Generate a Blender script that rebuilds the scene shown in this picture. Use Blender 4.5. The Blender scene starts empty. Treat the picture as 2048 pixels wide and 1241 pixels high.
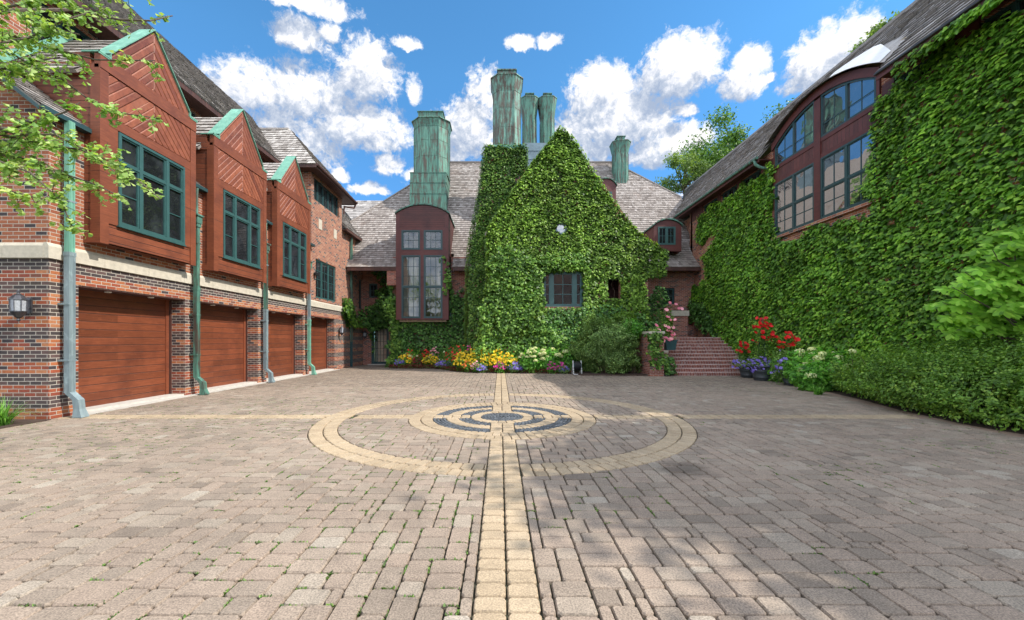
import bpy, math, random
import numpy as np
from mathutils import Vector, Matrix
random.seed(7)
R = random.random
U = random.uniform
S = bpy.context.scene
COL = S.collection

# ------------------------------------------------------------------ camera
F, CX, CY, H = 790.0, 1000.0, 682.0, 1.5      # focal length / principal point in photo pixels, eye height in metres
cam_d = bpy.data.cameras.new('camera')
cam_d.sensor_width = 36.0
cam_d.sensor_fit = 'HORIZONTAL'
cam_d.lens = 36.0 * F / 2048.0
cam_d.shift_x = (1024 - CX) / 2048.0
cam_d.shift_y = (CY - 620.5) / 2048.0
cam_d.clip_start = 0.05
cam_d.clip_end = 3000
cam = bpy.data.objects.new('camera', cam_d)
cam.location = (0, 0, H)
cam.rotation_euler = (math.radians(90), 0, 0)
COL.objects.link(cam)
S.camera = cam

# ------------------------------------------------------------------ sun, sky, exposure
SUN_EL = 46.0
sv = Vector((1.0, -0.28, 0)).normalized()
SUN = Vector((sv.x * math.cos(math.radians(SUN_EL)), sv.y * math.cos(math.radians(SUN_EL)), math.sin(math.radians(SUN_EL))))
sl = bpy.data.lights.new('sun', 'SUN')
sl.energy = 2.3
sl.angle = math.radians(0.5)
sl.color = (1.0, 0.95, 0.87)
so = bpy.data.objects.new('sun', sl)
so.rotation_euler = SUN.to_track_quat('Z', 'Y').to_euler()
so.location = SUN * 60
COL.objects.link(so)
S.view_settings.view_transform = 'Standard'
S.view_settings.look = 'None'
S.view_settings.gamma = 1.0
S.view_settings.exposure = 1.30
S.cycles.max_bounces = 7
S.cycles.diffuse_bounces = 3
S.cycles.glossy_bounces = 3
S.cycles.transmission_bounces = 3
S.cycles.transparent_max_bounces = 8
S.cycles.caustics_reflective = False
S.cycles.caustics_refractive = False


class NT:
    """small helper around a node tree"""
    def __init__(s, tree):
        s.t = tree
        s.n = tree.nodes
        s.l = tree.links

    def new(s, typ, **kw):
        nd = s.n.new(typ)
        for k, v in kw.items():
            setattr(nd, k, v)
        return nd

    def put(s, sock, v):
        if isinstance(v, bpy.types.NodeSocket):
            s.l.new(v, sock)
        else:
            if sock.type == 'RGBA' and len(v) == 3:
                v = (*v, 1)
            sock.default_value = v

    def m(s, op, a, b=None, c=None, clamp=False):
        nd = s.new('ShaderNodeMath', operation=op)
        nd.use_clamp = clamp
        s.put(nd.inputs[0], a)
        if b is not None:
            s.put(nd.inputs[1], b)
        if c is not None:
            s.put(nd.inputs[2], c)
        return nd.outputs[0]

    def vm(s, op, a, b=None, sc=None):
        nd = s.new('ShaderNodeVectorMath', operation=op)
        s.put(nd.inputs[0], a)
        if b is not None:
            s.put(nd.inputs[1], b)
        if sc is not None:
            s.put(nd.inputs['Scale'], sc)
        return nd.outputs[0]

    def mix(s, f, a, b, blend='MIX'):
        nd = s.new('ShaderNodeMix', data_type='RGBA', blend_type=blend)
        s.put(nd.inputs[0], f)
        s.put(nd.inputs[6], a)
        s.put(nd.inputs[7], b)
        return nd.outputs[2]

    def mapr(s, v, a, b, c=0.0, d=1.0, smooth=False):
        nd = s.new('ShaderNodeMapRange')
        if smooth:
            nd.interpolation_type = 'SMOOTHSTEP'
        for i, q in enumerate((v, a, b, c, d)):
            s.put(nd.inputs[i], q)
        return nd.outputs[0]

    def noise(s, vec, scale, detail=4, rough=0.55, dist=0.0, out=0):
        nd = s.new('ShaderNodeTexNoise')
        if vec is not None:
            s.put(nd.inputs['Vector'], vec)
        nd.inputs['Scale'].default_value = scale
        nd.inputs['Detail'].default_value = detail
        nd.inputs['Roughness'].default_value = rough
        nd.inputs['Distortion'].default_value = dist
        return nd.outputs[out]

    def ramp(s, f, stops, interp='LINEAR'):
        nd = s.new('ShaderNodeValToRGB')
        cr = nd.color_ramp
        cr.interpolation = interp
        while len(cr.elements) < len(stops):
            cr.elements.new(0.5)
        for e, (p, c) in zip(cr.elements, stops):
            e.position = p
            e.color = (*c, 1)
        s.put(nd.inputs[0], f)
        return nd.outputs[0]

    def comb(s, x, y, z=0.0):
        nd = s.new('ShaderNodeCombineXYZ')
        s.put(nd.inputs[0], x); s.put(nd.inputs[1], y); s.put(nd.inputs[2], z)
        return nd.outputs[0]

    def sep(s, v):
        nd = s.new('ShaderNodeSeparateXYZ')
        s.put(nd.inputs[0], v)
        return nd.outputs

    def attr(s, name, out='Fac'):
        nd = s.new('ShaderNodeAttribute')
        nd.attribute_name = name
        return nd.outputs[out]

    def bump(s, h, strength=0.4, dist=0.01):
        nd = s.new('ShaderNodeBump')
        nd.inputs['Strength'].default_value = strength
        nd.inputs['Distance'].default_value = dist
        s.put(nd.inputs['Height'], h)
        return nd.outputs[0]


# world: Nishita sky + procedural cumulus clouds laid out by direction (azimuth / elevation), plus an unseen bank added as fill light
W = bpy.data.worlds.new('World')
S.world = W
W.use_nodes = True
t = NT(W.node_tree)
t.n.clear()
sky = t.new('ShaderNodeTexSky', sky_type='NISHITA')
sky.sun_disc = False
sky.sun_elevation = math.radians(SUN_EL)
sky.sun_rotation = math.atan2(SUN.x, SUN.y)
sky.air_density = 1.0
sky.dust_density = 0.0
sky.ozone_density = 2.2
gen = t.new('ShaderNodeTexCoord').outputs['Generated']
# (photo px x, y, half width, half height, weight)
CLOUDS = [
    (580, -6, 150, 20, 1.1), (600, 75, 66, 30, 1.15), (655, 60, 28, 18, 1.0), (812, 86, 32, 12, 1.1),
    (1040, 98, 40, 12, 1.1), (1100, 90, 36, 14, 1.1), (500, 185, 110, 50, 1.1), (600, 200, 90, 60, 1.1), (735, 165, 75, 60, 1.15),
    (660, 215, 110, 60, 1.0), (560, 245, 90, 40, 1.0), (720, 265, 130, 50, 1.1), (640, 300, 70, 60, .9),
    (775, 335, 36, 24, 1.15), (735, 382, 50, 14, 1.0), (680, 350, 24, 16, 1.1), (840, 355, 40, 14, 1.1),
    (935, 270, 75, 60, 1.15), (970, 205, 45, 55, 1.0), (900, 320, 60, 30, .9), (828, 192, 20, 26, 1.0),
    (1200, 190, 90, 45, 1.15), (1250, 250, 120, 55, 1.25), (1165, 265, 80, 50, 1.1), (1355, 150, 95, 55, 1.25),
    (1300, 190, 90, 30, .9), (1490, 160, 60, 45, 1.1), (1370, 224, 26, 18, 1.1), (1335, 300, 110, 38, 1.2), (1200, 300, 70, 26, 1.1),
    (1200, 315, 60, 35, .9), (1640, 130, 90, 60, 1.15), (1700, 90, 70, 50, 1.1), (1545, 150, 20, 12, 1.0), (1600, 165, 50, 30, 1.1),
    (1780, 3, 40, 12, .8), (1400, 380, 120, 30, .8), (1550, 100, 20, 14, .4), (1010, 380, 200, 35, .7),
    (2200, -200, 300, 120, 1.0), (-400, 100, 300, 120, 1.0), (-200, -700, 300, 160, 1.0), (1500, -900, 300, 160, 1.0),
    (2800, 300, 300, 120, 1.1), (1000, -500, 160, 60, .9), (-1500, 250, 600, 120, 1.1), (4200, 300, 700, 160, 1.1),
]
nv = t.vm('NORMALIZE', gen)
wob = t.noise(nv, 9.0, 6, .62, out=1)
wob = t.vm('SCALE', t.vm('SUBTRACT', wob, (.5, .5, .5)), sc=0.05)


def cloud_density(vec):
    x, y, z = t.sep(vec)
    az = t.m('ARCTAN2', x, y)
    el = t.m('ARCSINE', z)
    acc = None
    for (px, py, hw, hh, w) in CLOUDS:
        d = Vector(((px - CX) / F, 1.0, (CY - py) / F))
        a0 = math.atan2(d.x, 1.0)
        e0 = math.asin(d.z / d.length)
        k = 1.0 / (1 + d.x * d.x)
        saz = 1.06 * hw / F * k
        sel = 1.0 * hh / F * math.sqrt(k)
        qa = t.m('DIVIDE', t.m('SUBTRACT', az, a0), saz)
        e_ = t.m('SUBTRACT', el, e0)
        qe = t.m('DIVIDE', e_, t.m('MULTIPLY_ADD', t.m('GREATER_THAN', e_, 0.0), sel * .5, sel * .75))
        r2 = t.m('MULTIPLY_ADD', qa, qa, t.m('MULTIPLY', qe, qe))
        v = t.m('MULTIPLY_ADD', r2, -0.62 * w, 0.98 * w)
        acc = v if acc is None else t.m('SMOOTH_MAX', acc, v, 0.12)
    acc = t.m('MAXIMUM', acc, t.mapr(y, 0.48, 0.20, 0.0, 1.25))  # unseen cloud bank added overhead and behind the camera to raise ambient light
    f1 = t.noise(vec, 22.0, 8, .62)
    f2 = t.noise(vec, 60.0, 6, .68)
    fb = t.m('MULTIPLY_ADD', t.m('SUBTRACT', f1, .5), .95, t.m('MULTIPLY', t.m('SUBTRACT', f2, .5), 1.15))
    return t.m('ADD', acc, fb)


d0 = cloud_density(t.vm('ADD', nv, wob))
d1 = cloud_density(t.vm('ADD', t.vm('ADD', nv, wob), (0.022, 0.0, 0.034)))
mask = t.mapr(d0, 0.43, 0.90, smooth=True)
lit = t.m('SUBTRACT', d0, d1)
shade = t.mapr(lit, -0.30, 0.46)
thick = t.mapr(d0, .6, 1.5, 1.0, .86)
shade = t.m('MULTIPLY', shade, thick)
ccol = t.ramp(shade, [(0.0, (.36, .44, .59)), (.35, (.54, .60, .71)), (.62, (.80, .82, .88)), (.85, (1.0, .99, .98))])
skyc = t.mix(1.0, sky.outputs[0], (0.48, 0.92, 1.08), 'MULTIPLY')
skyc = t.mix(1.0, skyc, t.ramp(t.mapr(t.sep(nv)[2], 0.0, 0.55), [(0, (.42, .46, .56)), (.45, (.72, .72, .84)), (1, (1, 1, 1))]), 'MULTIPLY')
bg1 = t.new('ShaderNodeBackground')
t.put(bg1.inputs[0], skyc)
bg1.inputs[1].default_value = 0.098
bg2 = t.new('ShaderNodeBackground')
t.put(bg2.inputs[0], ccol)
t.put(bg2.inputs[1], t.mapr(t.sep(nv)[1], 0.50, 0.15, 0.48, 1.15))  # added bank is set brighter than the visible clouds, as fill light
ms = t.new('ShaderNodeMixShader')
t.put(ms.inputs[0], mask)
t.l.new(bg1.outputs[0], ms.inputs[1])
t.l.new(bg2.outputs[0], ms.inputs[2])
wo = t.new('ShaderNodeOutputWorld')
t.l.new(ms.outputs[0], wo.inputs[0])


# ------------------------------------------------------------------ materials
def mat(name):
    m = bpy.data.materials.new(name)
    m.use_nodes = True
    k = NT(m.node_tree)
    k.n.clear()
    out = k.new('ShaderNodeOutputMaterial')
    b = k.new('ShaderNodeBsdfPrincipled')
    k.l.new(b.outputs[0], out.inputs[0])
    k.b = b
    k.out = out
    k.mat = m
    return k


def uvm(k):
    nd = k.new('ShaderNodeUVMap')
    nd.uv_map = 'UVMap'
    return nd.outputs[0]


def obj_co(k):
    g = k.new('ShaderNodeNewGeometry')
    return g.outputs['Position']


def brick_mat(name, pal, pal_dark=None, mortar=(.50, .45, .38), bl=.215, ch=.073):
    k = mat(name)
    uv = uvm(k)
    u, v, _ = k.sep(uv)
    vr = k.m('DIVIDE', v, ch)
    row = k.m('FLOOR', vr)
    par = k.m('MULTIPLY', k.m('FLOORED_MODULO', row, 2.0), .5)
    uu = k.m('ADD', k.m('DIVIDE', u, bl), par)
    col = k.m('FLOOR', uu)
    fu = k.m('SUBTRACT', uu, col)
    fv = k.m('SUBTRACT', vr, row)
    du = k.m('MULTIPLY', k.m('MINIMUM', fu, k.m('SUBTRACT', 1.0, fu)), bl)
    dv = k.m('MULTIPLY', k.m('MINIMUM', fv, k.m('SUBTRACT', 1.0, fv)), ch)
    dn = k.noise(uv, 60, 2, .5)
    d = k.m('ADD', k.m('MINIMUM', du, dv), k.m('MULTIPLY', k.m('SUBTRACT', dn, .5), .004))
    msk = k.mapr(d, .0045, .0075)
    wn = k.new('ShaderNodeTexWhiteNoise', noise_dimensions='2D')
    k.put(wn.inputs['Vector'], k.comb(col, row))
    rv = wn.outputs['Value']
    def stops(p):
        tot = sum(q[0] for q in p); a = 0; o = []
        for w_, c in p:
            o.append((a / tot, c)); a += w_
        return o
    c = k.ramp(rv, stops(pal), 'CONSTANT')
    hgt = msk
    if pal_dark:
        c2 = k.ramp(rv, stops(pal_dark), 'CONSTANT')
        band = k.m('FLOORED_MODULO', k.m('FLOOR', k.m('DIVIDE', row, 3.0)), 2.0)
        c = k.mix(band, c, c2)
        hgt = k.m('SUBTRACT', msk, k.m('MULTIPLY', band, 1.2))
    n1 = k.noise(uv, 28, 4, .6)
    n2 = k.noise(uv, .7, 3, .6)
    c = k.mix(1.0, c, k.mapr(n1, .2, .8, .72, 1.3), 'MULTIPLY')
    c = k.mix(1.0, c, k.mapr(n2, .25, .75, .86, 1.12), 'MULTIPLY')
    mc = k.mix(k.mapr(k.noise(uv, 3.0, 3, .6), .3, .7), mortar, tuple(q * .78 for q in mortar))
    k.put(k.b.inputs['Base Color'], k.mix(msk, mc, c))
    k.b.inputs['Roughness'].default_value = .85
    k.put(k.b.inputs['Normal'], k.bump(k.m('ADD', hgt, k.m('MULTIPLY', n1, .4)), .6, .006))
    return k.mat


RED = [(3, (.29, .070, .030)), (3, (.37, .120, .045)), (2, (.23, .052, .028)), (2, (.40, .160, .070)), (1, (.17, .06, .038)), (.8, (.05, .037, .04))]
DRK = [(3, (.050, .038, .038)), (3, (.075, .052, .050)), (2, (.105, .062, .055)), (1, (.06, .042, .035))]
UPP = [(4, (.32, .105, .050)), (3, (.39, .160, .082)), (3, (.28, .083, .040)), (2, (.23, .075, .045)), (1.8, (.045, .036, .04))]
DIM = [(3, (.28, .082, .050)), (3, (.22, .065, .045)), (2, (.34, .125, .08)), (1.2, (.09, .05, .045))]
M = {}
M['brick_band'] = brick_mat('banded_brick', RED, DRK)
M['brick_up'] = brick_mat('orange_brick', UPP)
M['brick_house'] = brick_mat('house_brick', DIM, mortar=(.5, .42, .36))
M['brick_step'] = brick_mat('step_brick', [(3, (.25, .068, .045)), (2, (.32, .11, .075)), (2, (.20, .058, .045)), (1, (.32, .18, .16))],
                            mortar=(.60, .55, .50), bl=.073, ch=.151)

M['brick_nose'] = brick_mat('nosing_brick', [(3, (.33, .12, .09)), (2, (.42, .20, .16)), (2, (.27, .09, .07))], mortar=(.66, .62, .58), bl=.073, ch=.151)


def wood_mat(name, base, board=.13, axis='h', vary=.35, rough=.5, groove=.006):
    """horizontal (axis h) or along-u boards on UV metres"""
    k = mat(name)
    uv = uvm(k)
    u, v, _ = k.sep(uv)
    a, b = (v, u) if axis == 'h' else (u, v)
    q = k.m('DIVIDE', a, board)
    row = k.m('FLOOR', q)
    fr = k.m('SUBTRACT', q, row)
    d = k.m('MULTIPLY', k.m('MINIMUM', fr, k.m('SUBTRACT', 1.0, fr)), board)
    msk = k.mapr(d, groove * .4, groove)
    wn = k.new('ShaderNodeTexWhiteNoise', noise_dimensions='2D')
    k.put(wn.inputs['Vector'], k.comb(row, k.m('FLOOR', k.m('DIVIDE', b, 3.1))))
    gr = k.noise(k.comb(k.m('MULTIPLY', b, 1.6), k.m('MULTIPLY', a, 22.0), k.m('MULTIPLY', row, 3.7)), 2.0, 5, .65, .6)
    n2 = k.noise(k.comb(u, v), 1.3, 4, .6)
    n3 = k.noise(k.comb(k.m('MULTIPLY', b, 3.0), k.m('MULTIPLY', a, 6.0)), 2.2, 3, .6)
    c = k.mix(1.0, base, k.mapr(wn.outputs['Value'], 0, 1, 1 - vary, 1 + vary), 'MULTIPLY')
    c = k.mix(1.0, c, k.mapr(gr, .3, .7, .72, 1.25), 'MULTIPLY')
    c = k.mix(k.mapr(n2, .46, .70, 0, .75), c, tuple(x * y for x, y in zip(base, (.52, .5, .62))))
    c = k.mix(k.mapr(n3, .58, .75, 0, .45), c, tuple(x * y for x, y in zip(base, (1.5, 1.7, 1.6))))
    c = k.mix(msk, tuple(x * .18 for x in base), c)
    k.put(k.b.inputs['Base Color'], c)
    k.b.inputs['Roughness'].default_value = rough
    k.put(k.b.inputs['Normal'], k.bump(k.m('ADD', msk, k.m('MULTIPLY', gr, .12)), .7, .012))
    return k.mat


M['wood_door'] = wood_mat('garage_door_boards', (.180, .050, .022), .175, 'h', .24, .42, .008)
M['wood_bay'] = wood_mat('bay_boards', (.195, .056, .026), .15, 'h', .2, .5, .008)
M['wood_trim'] = wood_mat('trim_boards', (.205, .058, .026), 5.0, 'h', .05, .5)
M['wood_dark'] = wood_mat('dark_red_wood', (.085, .022, .018), .12, 'h', .2, .55, .006)
M['wood_dtrim'] = wood_mat('dark_red_trim', (.105, .026, .022), 5.0, 'h', .05, .55)
M['wood_diag'] = wood_mat('spandrel_boards', (.115, .032, .027), .15, 'v', .2, .5, .009)
M['soffit'] = wood_mat('soffit_boards', (.075, .030, .022), .14, 'v', .2, .6)


def chev_mat():
    k = mat('chevron_boards')
    rn = k.attr('rnd')
    co = obj_co(k)
    gr = k.noise(co, 6, 5, .65, .8)
    n2 = k.noise(co, 2.1, 3, .6)
    c = k.mix(rn, (.155, .042, .022), (.29, .090, .044))
    c = k.mix(1.0, c, k.mapr(gr, .3, .7, .75, 1.25), 'MULTIPLY')
    c = k.mix(k.mapr(n2, .55, .72, 0, .4), c, (.36, .14, .08))
    k.put(k.b.inputs['Base Color'], c)
    k.b.inputs['Roughness'].default_value = .45
    return k.mat


M['chevron'] = chev_mat()


def simple(name, col, rough=.6, nscale=6.0, amp=.2, bump=0.0, metal=0.0, spec=.5, detail=4):
    k = mat(name)
    co = obj_co(k)
    n = k.noise(co, nscale, detail, .6)
    k.put(k.b.inputs['Base Color'], k.mix(1.0, col, k.mapr(n, .25, .75, 1 - amp, 1 + amp), 'MULTIPLY'))
    k.b.inputs['Roughness'].default_value = rough
    k.b.inputs['Metallic'].default_value = metal
    k.b.inputs['Specular IOR Level'].default_value = spec
    if bump:
        k.put(k.b.inputs['Normal'], k.bump(n, bump, .01))
    return k.mat


M['stone'] = simple('limestone', (.52, .47, .38), .85, 9, .16, .3)
M['concrete'] = simple('concrete', (.50, .47, .42), .9, 7, .18, .3)
M['teal'] = simple('teal_paint', (.036, .098, .095), .4, 5, .12)
M['teal_dark'] = simple('dark_teal_paint', (.022, .06, .065), .4, 5, .12)
M['black'] = simple('black_metal', (.018, .018, .02), .45, 8, .2, 0, .3)
M['pewter'] = simple('pewter', (.10, .10, .11), .4, 14, .35, .1, .7)
M['lampglass'] = simple('seeded_glass', (.35, .37, .4), .08, 30, .25)
M['mulch'] = simple('mulch', (.06, .036, .025), .95, 22, .5, .8)
M['soil'] = simple('joint_soil', (.035, .034, .018), .95, 9, .55, .5)
M['gravel_edge'] = simple('edge_stone', (.30, .20, .15), .95, 16, .3, .4)
M['pot'] = simple('grey_plastic_pot', (.040, .050, .055), .5, 9, .2, .1)
M['potbox'] = simple('teal_planter', (.03, .085, .09), .5, 9, .2, .1)
M['curtain'] = simple('curtain', (.72, .64, .52), .9, 4, .15)
M['room'] = simple('room_wall', (.42, .34, .24), .8, 3, .2)
M['roomwood'] = wood_mat('room_cabinets', (.24, .11, .035), .5, 'v', .2, .4)
M['bark'] = simple('bark', (.11, .085, .065), .9, 18, .4, .6)
M['twig'] = simple('twig', (.085, .055, .035), .9, 18, .4, .4)
M['slate'] = simple('slate_blue_metal', (.16, .23, .27), .55, 4, .3, .1)
M['white'] = simple('white_linen', (.7, .7, .68), .9, 4, .1)


def lamp_mat():
    k = mat('interior_lamp')
    k.b.inputs['Emission Color'].default_value = (1, .72, .42, 1)
    k.b.inputs['Emission Strength'].default_value = 5.0
    return k.mat


M['lamp'] = lamp_mat()


def patina_mat(name, a=(.13, .34, .25), b=(.07, .20, .155), brown=.45, streak=1.0):
    k = mat(name)
    co = obj_co(k)
    x, y, z = k.sep(co)
    st = k.noise(k.comb(k.m('MULTIPLY', x, 5.0), k.m('MULTIPLY', y, 5.0), k.m('MULTIPLY', z, .55)), 1.6, 6, .68, .3)
    bl = k.noise(co, 3.0, 5, .65, .5)
    c = k.mix(k.mapr(st, .35, .65), a, b)
    lightp = k.mapr(bl, .56, .72, 0, .7)
    c = k.mix(lightp, c, tuple(min(1, q * 1.55) for q in a))
    br = k.mapr(k.m('ADD', st, k.m('MULTIPLY', bl, .5)), 1.02 - brown * .5, 1.18 - brown * .5)
    c = k.mix(k.m('MULTIPLY', br, .85), c, (.085, .050, .038))
    k.put(k.b.inputs['Base Color'], c)
    k.b.inputs['Roughness'].default_value = .62
    k.b.inputs['Metallic'].default_value = .15
    k.put(k.b.inputs['Normal'], k.bump(k.m('ADD', bl, k.m('MULTIPLY', st, .5)), .25, .02))
    return k.mat


M['patina'] = patina_mat('copper_patina', (.115, .265, .20), (.035, .11, .085), brown=.60)
M['patina_worn'] = patina_mat('worn_copper_patina', (.16, .33, .26), (.05, .13, .105), brown=.72)
M['patina_clean'] = patina_mat('clean_copper_patina', (.19, .42, .31), (.12, .31, .23), brown=.05)
M['pipe_grey'] = patina_mat('weathered_pipe', (.26, .33, .34), (.15, .20, .22), brown=.15)


def shingle_mat(name, a, b, c_, rust=.25):
    k = mat(name)
    rn = k.attr('rnd')
    co = obj_co(k)
    x, y, z = k.sep(co)
    n = k.noise(co, 1.1, 5, .65)
    g = k.noise(k.comb(k.m('MULTIPLY', x, 30.0), k.m('MULTIPLY', y, 30.0), k.m('MULTIPLY', z, 5.0)), 1.0, 3, .6)
    c = k.ramp(rn, [(0, a), (.5, b), (1, c_)])
    c = k.mix(1.0, c, k.mapr(g, .25, .75, .72, 1.25), 'MULTIPLY')
    c = k.mix(k.mapr(n, .55, .75, 0, rust), c, (.20, .105, .06))
    k.put(k.b.inputs['Base Color'], c)
    k.b.inputs['Roughness'].default_value = .9
    k.put(k.b.inputs['Normal'], k.bump(g, .5, .008))
    return k.mat


M['shingle'] = shingle_mat('cedar_shingle', (.15, .125, .11), (.27, .235, .21), (.40, .36, .33), .3)
M['shingle_dk'] = shingle_mat('old_cedar_shingle', (.17, .155, .145), (.33, .305, .285), (.50, .47, .44), .12)
M['shingle_lt'] = shingle_mat('bleached_shingle', (.20, .175, .155), (.38, .35, .32), (.55, .52, .48), .12)


def paver_mat(name, stops, speck=.25):
    k = mat(name)
    rn = k.attr('rnd')
    co = obj_co(k)
    n = k.noise(co, 95, 2, .7)
    n2 = k.noise(co, .45, 4, .6)
    n3 = k.noise(co, 9, 4, .6)
    c = k.ramp(rn, stops)
    c = k.mix(1.0, c, k.mapr(n, .36, .64, 1 - speck * 1.4, 1 + speck * 1.2), 'MULTIPLY')
    c = k.mix(1.0, c, k.mapr(n2, .3, .7, .84, 1.14), 'MULTIPLY')
    c = k.mix(1.0, c, k.mapr(n3, .3, .7, .90, 1.08), 'MULTIPLY')
    st = k.noise(co, .9, 5, .7, 1.2)
    c = k.mix(1.0, c, k.mapr(st, .52, .75, 1.0, .74), 'MULTIPLY')
    c = k.mix(1.0, c, k.mapr(k.m('ABSOLUTE', k.m('SUBTRACT', k.noise(co, .33, 4, .6, .8), .5)), .0, .02, .93, 1.0), 'MULTIPLY')
    dv = k.vm('SUBTRACT', k.vm('ADD', co, k.vm('SCALE', k.vm('SUBTRACT', k.noise(co, 3.0, 4, .7, out=1), (.5, .5, .5)), sc=.7)), (2.15, 4.6, 0.0))
    ln = k.new('ShaderNodeVectorMath', operation='LENGTH'); k.put(ln.inputs[0], dv)
    c = k.mix(1.0, c, k.mapr(ln.outputs['Value'], .12, .42, .45, 1.0), 'MULTIPLY')          # old oil spot
    k.put(k.b.inputs['Base Color'], c)
    k.b.inputs['Roughness'].default_value = .88
    k.put(k.b.inputs['Normal'], k.bump(k.m('ADD', n, k.m('MULTIPLY', n3, .5)), .45, .004))
    return k.mat


M['paver'] = paver_mat('concrete_paver', [(0, (.195, .152, .115)), (.3, (.255, .202, .153)), (.5, (.295, .224, .168)), (.75, (.310, .253, .193)), (1, (.36, .307, .243))])
M['paver_tan'] = paver_mat('tan_paver', [(0, (.35, .262, .165)), (.5, (.405, .308, .198)), (1, (.455, .352, .235))], .2)
M['cobble'] = paver_mat('dark_cobble', [(0, (.045, .050, .056)), (.5, (.085, .095, .106)), (1, (.15, .165, .18))], .35)


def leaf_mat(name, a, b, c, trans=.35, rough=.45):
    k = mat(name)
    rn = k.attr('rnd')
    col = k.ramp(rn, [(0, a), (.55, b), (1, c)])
    co = obj_co(k)
    n = k.noise(co, .55, 4, .65)
    col = k.mix(1.0, col, k.mapr(n, .3, .7, .72, 1.28), 'MULTIPLY')
    col = k.mix(k.mapr(k.noise(co, 1.7, 3, .6), .58, .75, 0, .45), col, k.mix(1.0, col, (1.7, 1.25, .9), 'MULTIPLY'))
    k.put(k.b.inputs['Base Color'], col)
    k.b.inputs['Roughness'].default_value = rough
    k.b.inputs['Specular IOR Level'].default_value = .35
    tr = k.new('ShaderNodeBsdfTranslucent')
    k.put(tr.inputs[0], k.mix(1.0, col, (1.5, 1.45, .5), 'MULTIPLY'))
    mx = k.new('ShaderNodeMixShader')
    mx.inputs[0].default_value = trans
    k.l.new(k.b.outputs[0], mx.inputs[1])
    k.l.new(tr.outputs[0], mx.inputs[2])
    k.l.new(mx.outputs[0], k.out.inputs[0])
    return k.mat


M['ivy'] = leaf_mat('ivy_leaf', (0.035, 0.093, 0.013), (0.122, 0.260, 0.039), (0.273, 0.452, 0.073))
M['ivy_wall'] = leaf_mat('wall_ivy_leaf', (0.045, 0.120, 0.012), (0.159, 0.357, 0.038), (0.353, 0.599, 0.067), .4)
M['ivy_gable'] = leaf_mat('gable_ivy_leaf', (0.037, 0.086, 0.010), (0.142, 0.267, 0.032), (0.332, 0.520, 0.077), .35)
M['ivy_stack'] = leaf_mat('stack_ivy_leaf', (.030, .080, .012), (.085, .175, .028), (.21, .35, .06), .3)
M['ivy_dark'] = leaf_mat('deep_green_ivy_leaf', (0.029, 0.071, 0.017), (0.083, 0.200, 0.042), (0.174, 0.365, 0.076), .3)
M['ginkgo'] = leaf_mat('ginkgo_leaf', (0.146, 0.292, 0.066), (0.311, 0.482, 0.130), (0.602, 0.729, 0.302), .45)
M['hedge'] = leaf_mat('hedge_leaf', (0.046, 0.109, 0.017), (0.171, 0.336, 0.047), (0.410, 0.609, 0.102), .35)
M['shrub'] = leaf_mat('willow_shrub_leaf', (0.060, 0.116, 0.032), (0.185, 0.313, 0.084), (0.415, 0.570, 0.176), .3)
M['hydra'] = leaf_mat('hydrangea_leaf', (0.036, 0.120, 0.018), (0.128, 0.359, 0.045), (0.287, 0.603, 0.086), .4)
M['maple'] = leaf_mat('bright_leaf', (0.085, 0.210, 0.022), (0.263, 0.519, 0.059), (0.503, 0.758, 0.133), .5)
M['tree'] = leaf_mat('tree_leaf', (0.029, 0.070, 0.012), (0.100, 0.213, 0.037), (0.238, 0.402, 0.074), .35)
M['tree_lt'] = leaf_mat('pale_tree_leaf', (0.054, 0.100, 0.023), (0.173, 0.272, 0.074), (0.360, 0.470, 0.166), .4)
M['pine'] = leaf_mat('pine_needle', (0.013, 0.029, 0.011), (0.034, 0.080, 0.028), (0.077, 0.140, 0.045), .1)
M['grassy'] = leaf_mat('grass_blade', (0.035, 0.113, 0.014), (0.114, 0.296, 0.040), (0.255, 0.511, 0.089), .35)
M['moss'] = leaf_mat('moss', (0.029, 0.059, 0.009), (0.095, 0.180, 0.028), (0.181, 0.298, 0.053), .2)


def petal(name, a, b):
    return leaf_mat(name, a, tuple((x + y) / 2 for x, y in zip(a, b)), b, .25, .6)


M['p_yellow'] = petal('yellow_petals', (.75, .45, .01), (.95, .72, .05))
M['p_red'] = petal('red_petals', (.55, .008, .012), (.85, .03, .03))
M['p_magenta'] = petal('magenta_petals', (.45, .015, .20), (.75, .06, .40))
M['p_purple'] = petal('violet_petals', (.16, .11, .52), (.36, .28, .80))
M['p_pink'] = petal('pink_petals', (.70, .18, .28), (.90, .50, .55))
M['p_cream'] = petal('cream_petals', (.60, .66, .28), (.85, .84, .58))
M['p_orange'] = petal('orange_petals', (.70, .15, .03), (.88, .35, .08))
M['p_wine'] = petal('wine_leaves', (.10, .008, .012), (.26, .02, .025))


def glass_opaque(name, base=(.012, .014, .016), ior=1.9, wav=.0):
    k = mat(name)
    co = obj_co(k)
    n = k.noise(co, .9, 2, .5)
    k.put(k.b.inputs['Base Color'], k.mix(k.mapr(k.noise(co, 2.2, 4, .6), .45, .7), base, tuple(q * 2.6 for q in base)))
    k.b.inputs['Roughness'].default_value = .015
    k.b.inputs['IOR'].default_value = ior
    k.put(k.b.inputs['Normal'], k.bump(n, .5, wav))
    return k.mat


M['glass'] = glass_opaque('dark_glass', ior=1.5, wav=.02)
M['glass_mirror'] = glass_opaque('coated_glass', (.02, .022, .026), ior=3.6, wav=.035)


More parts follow.
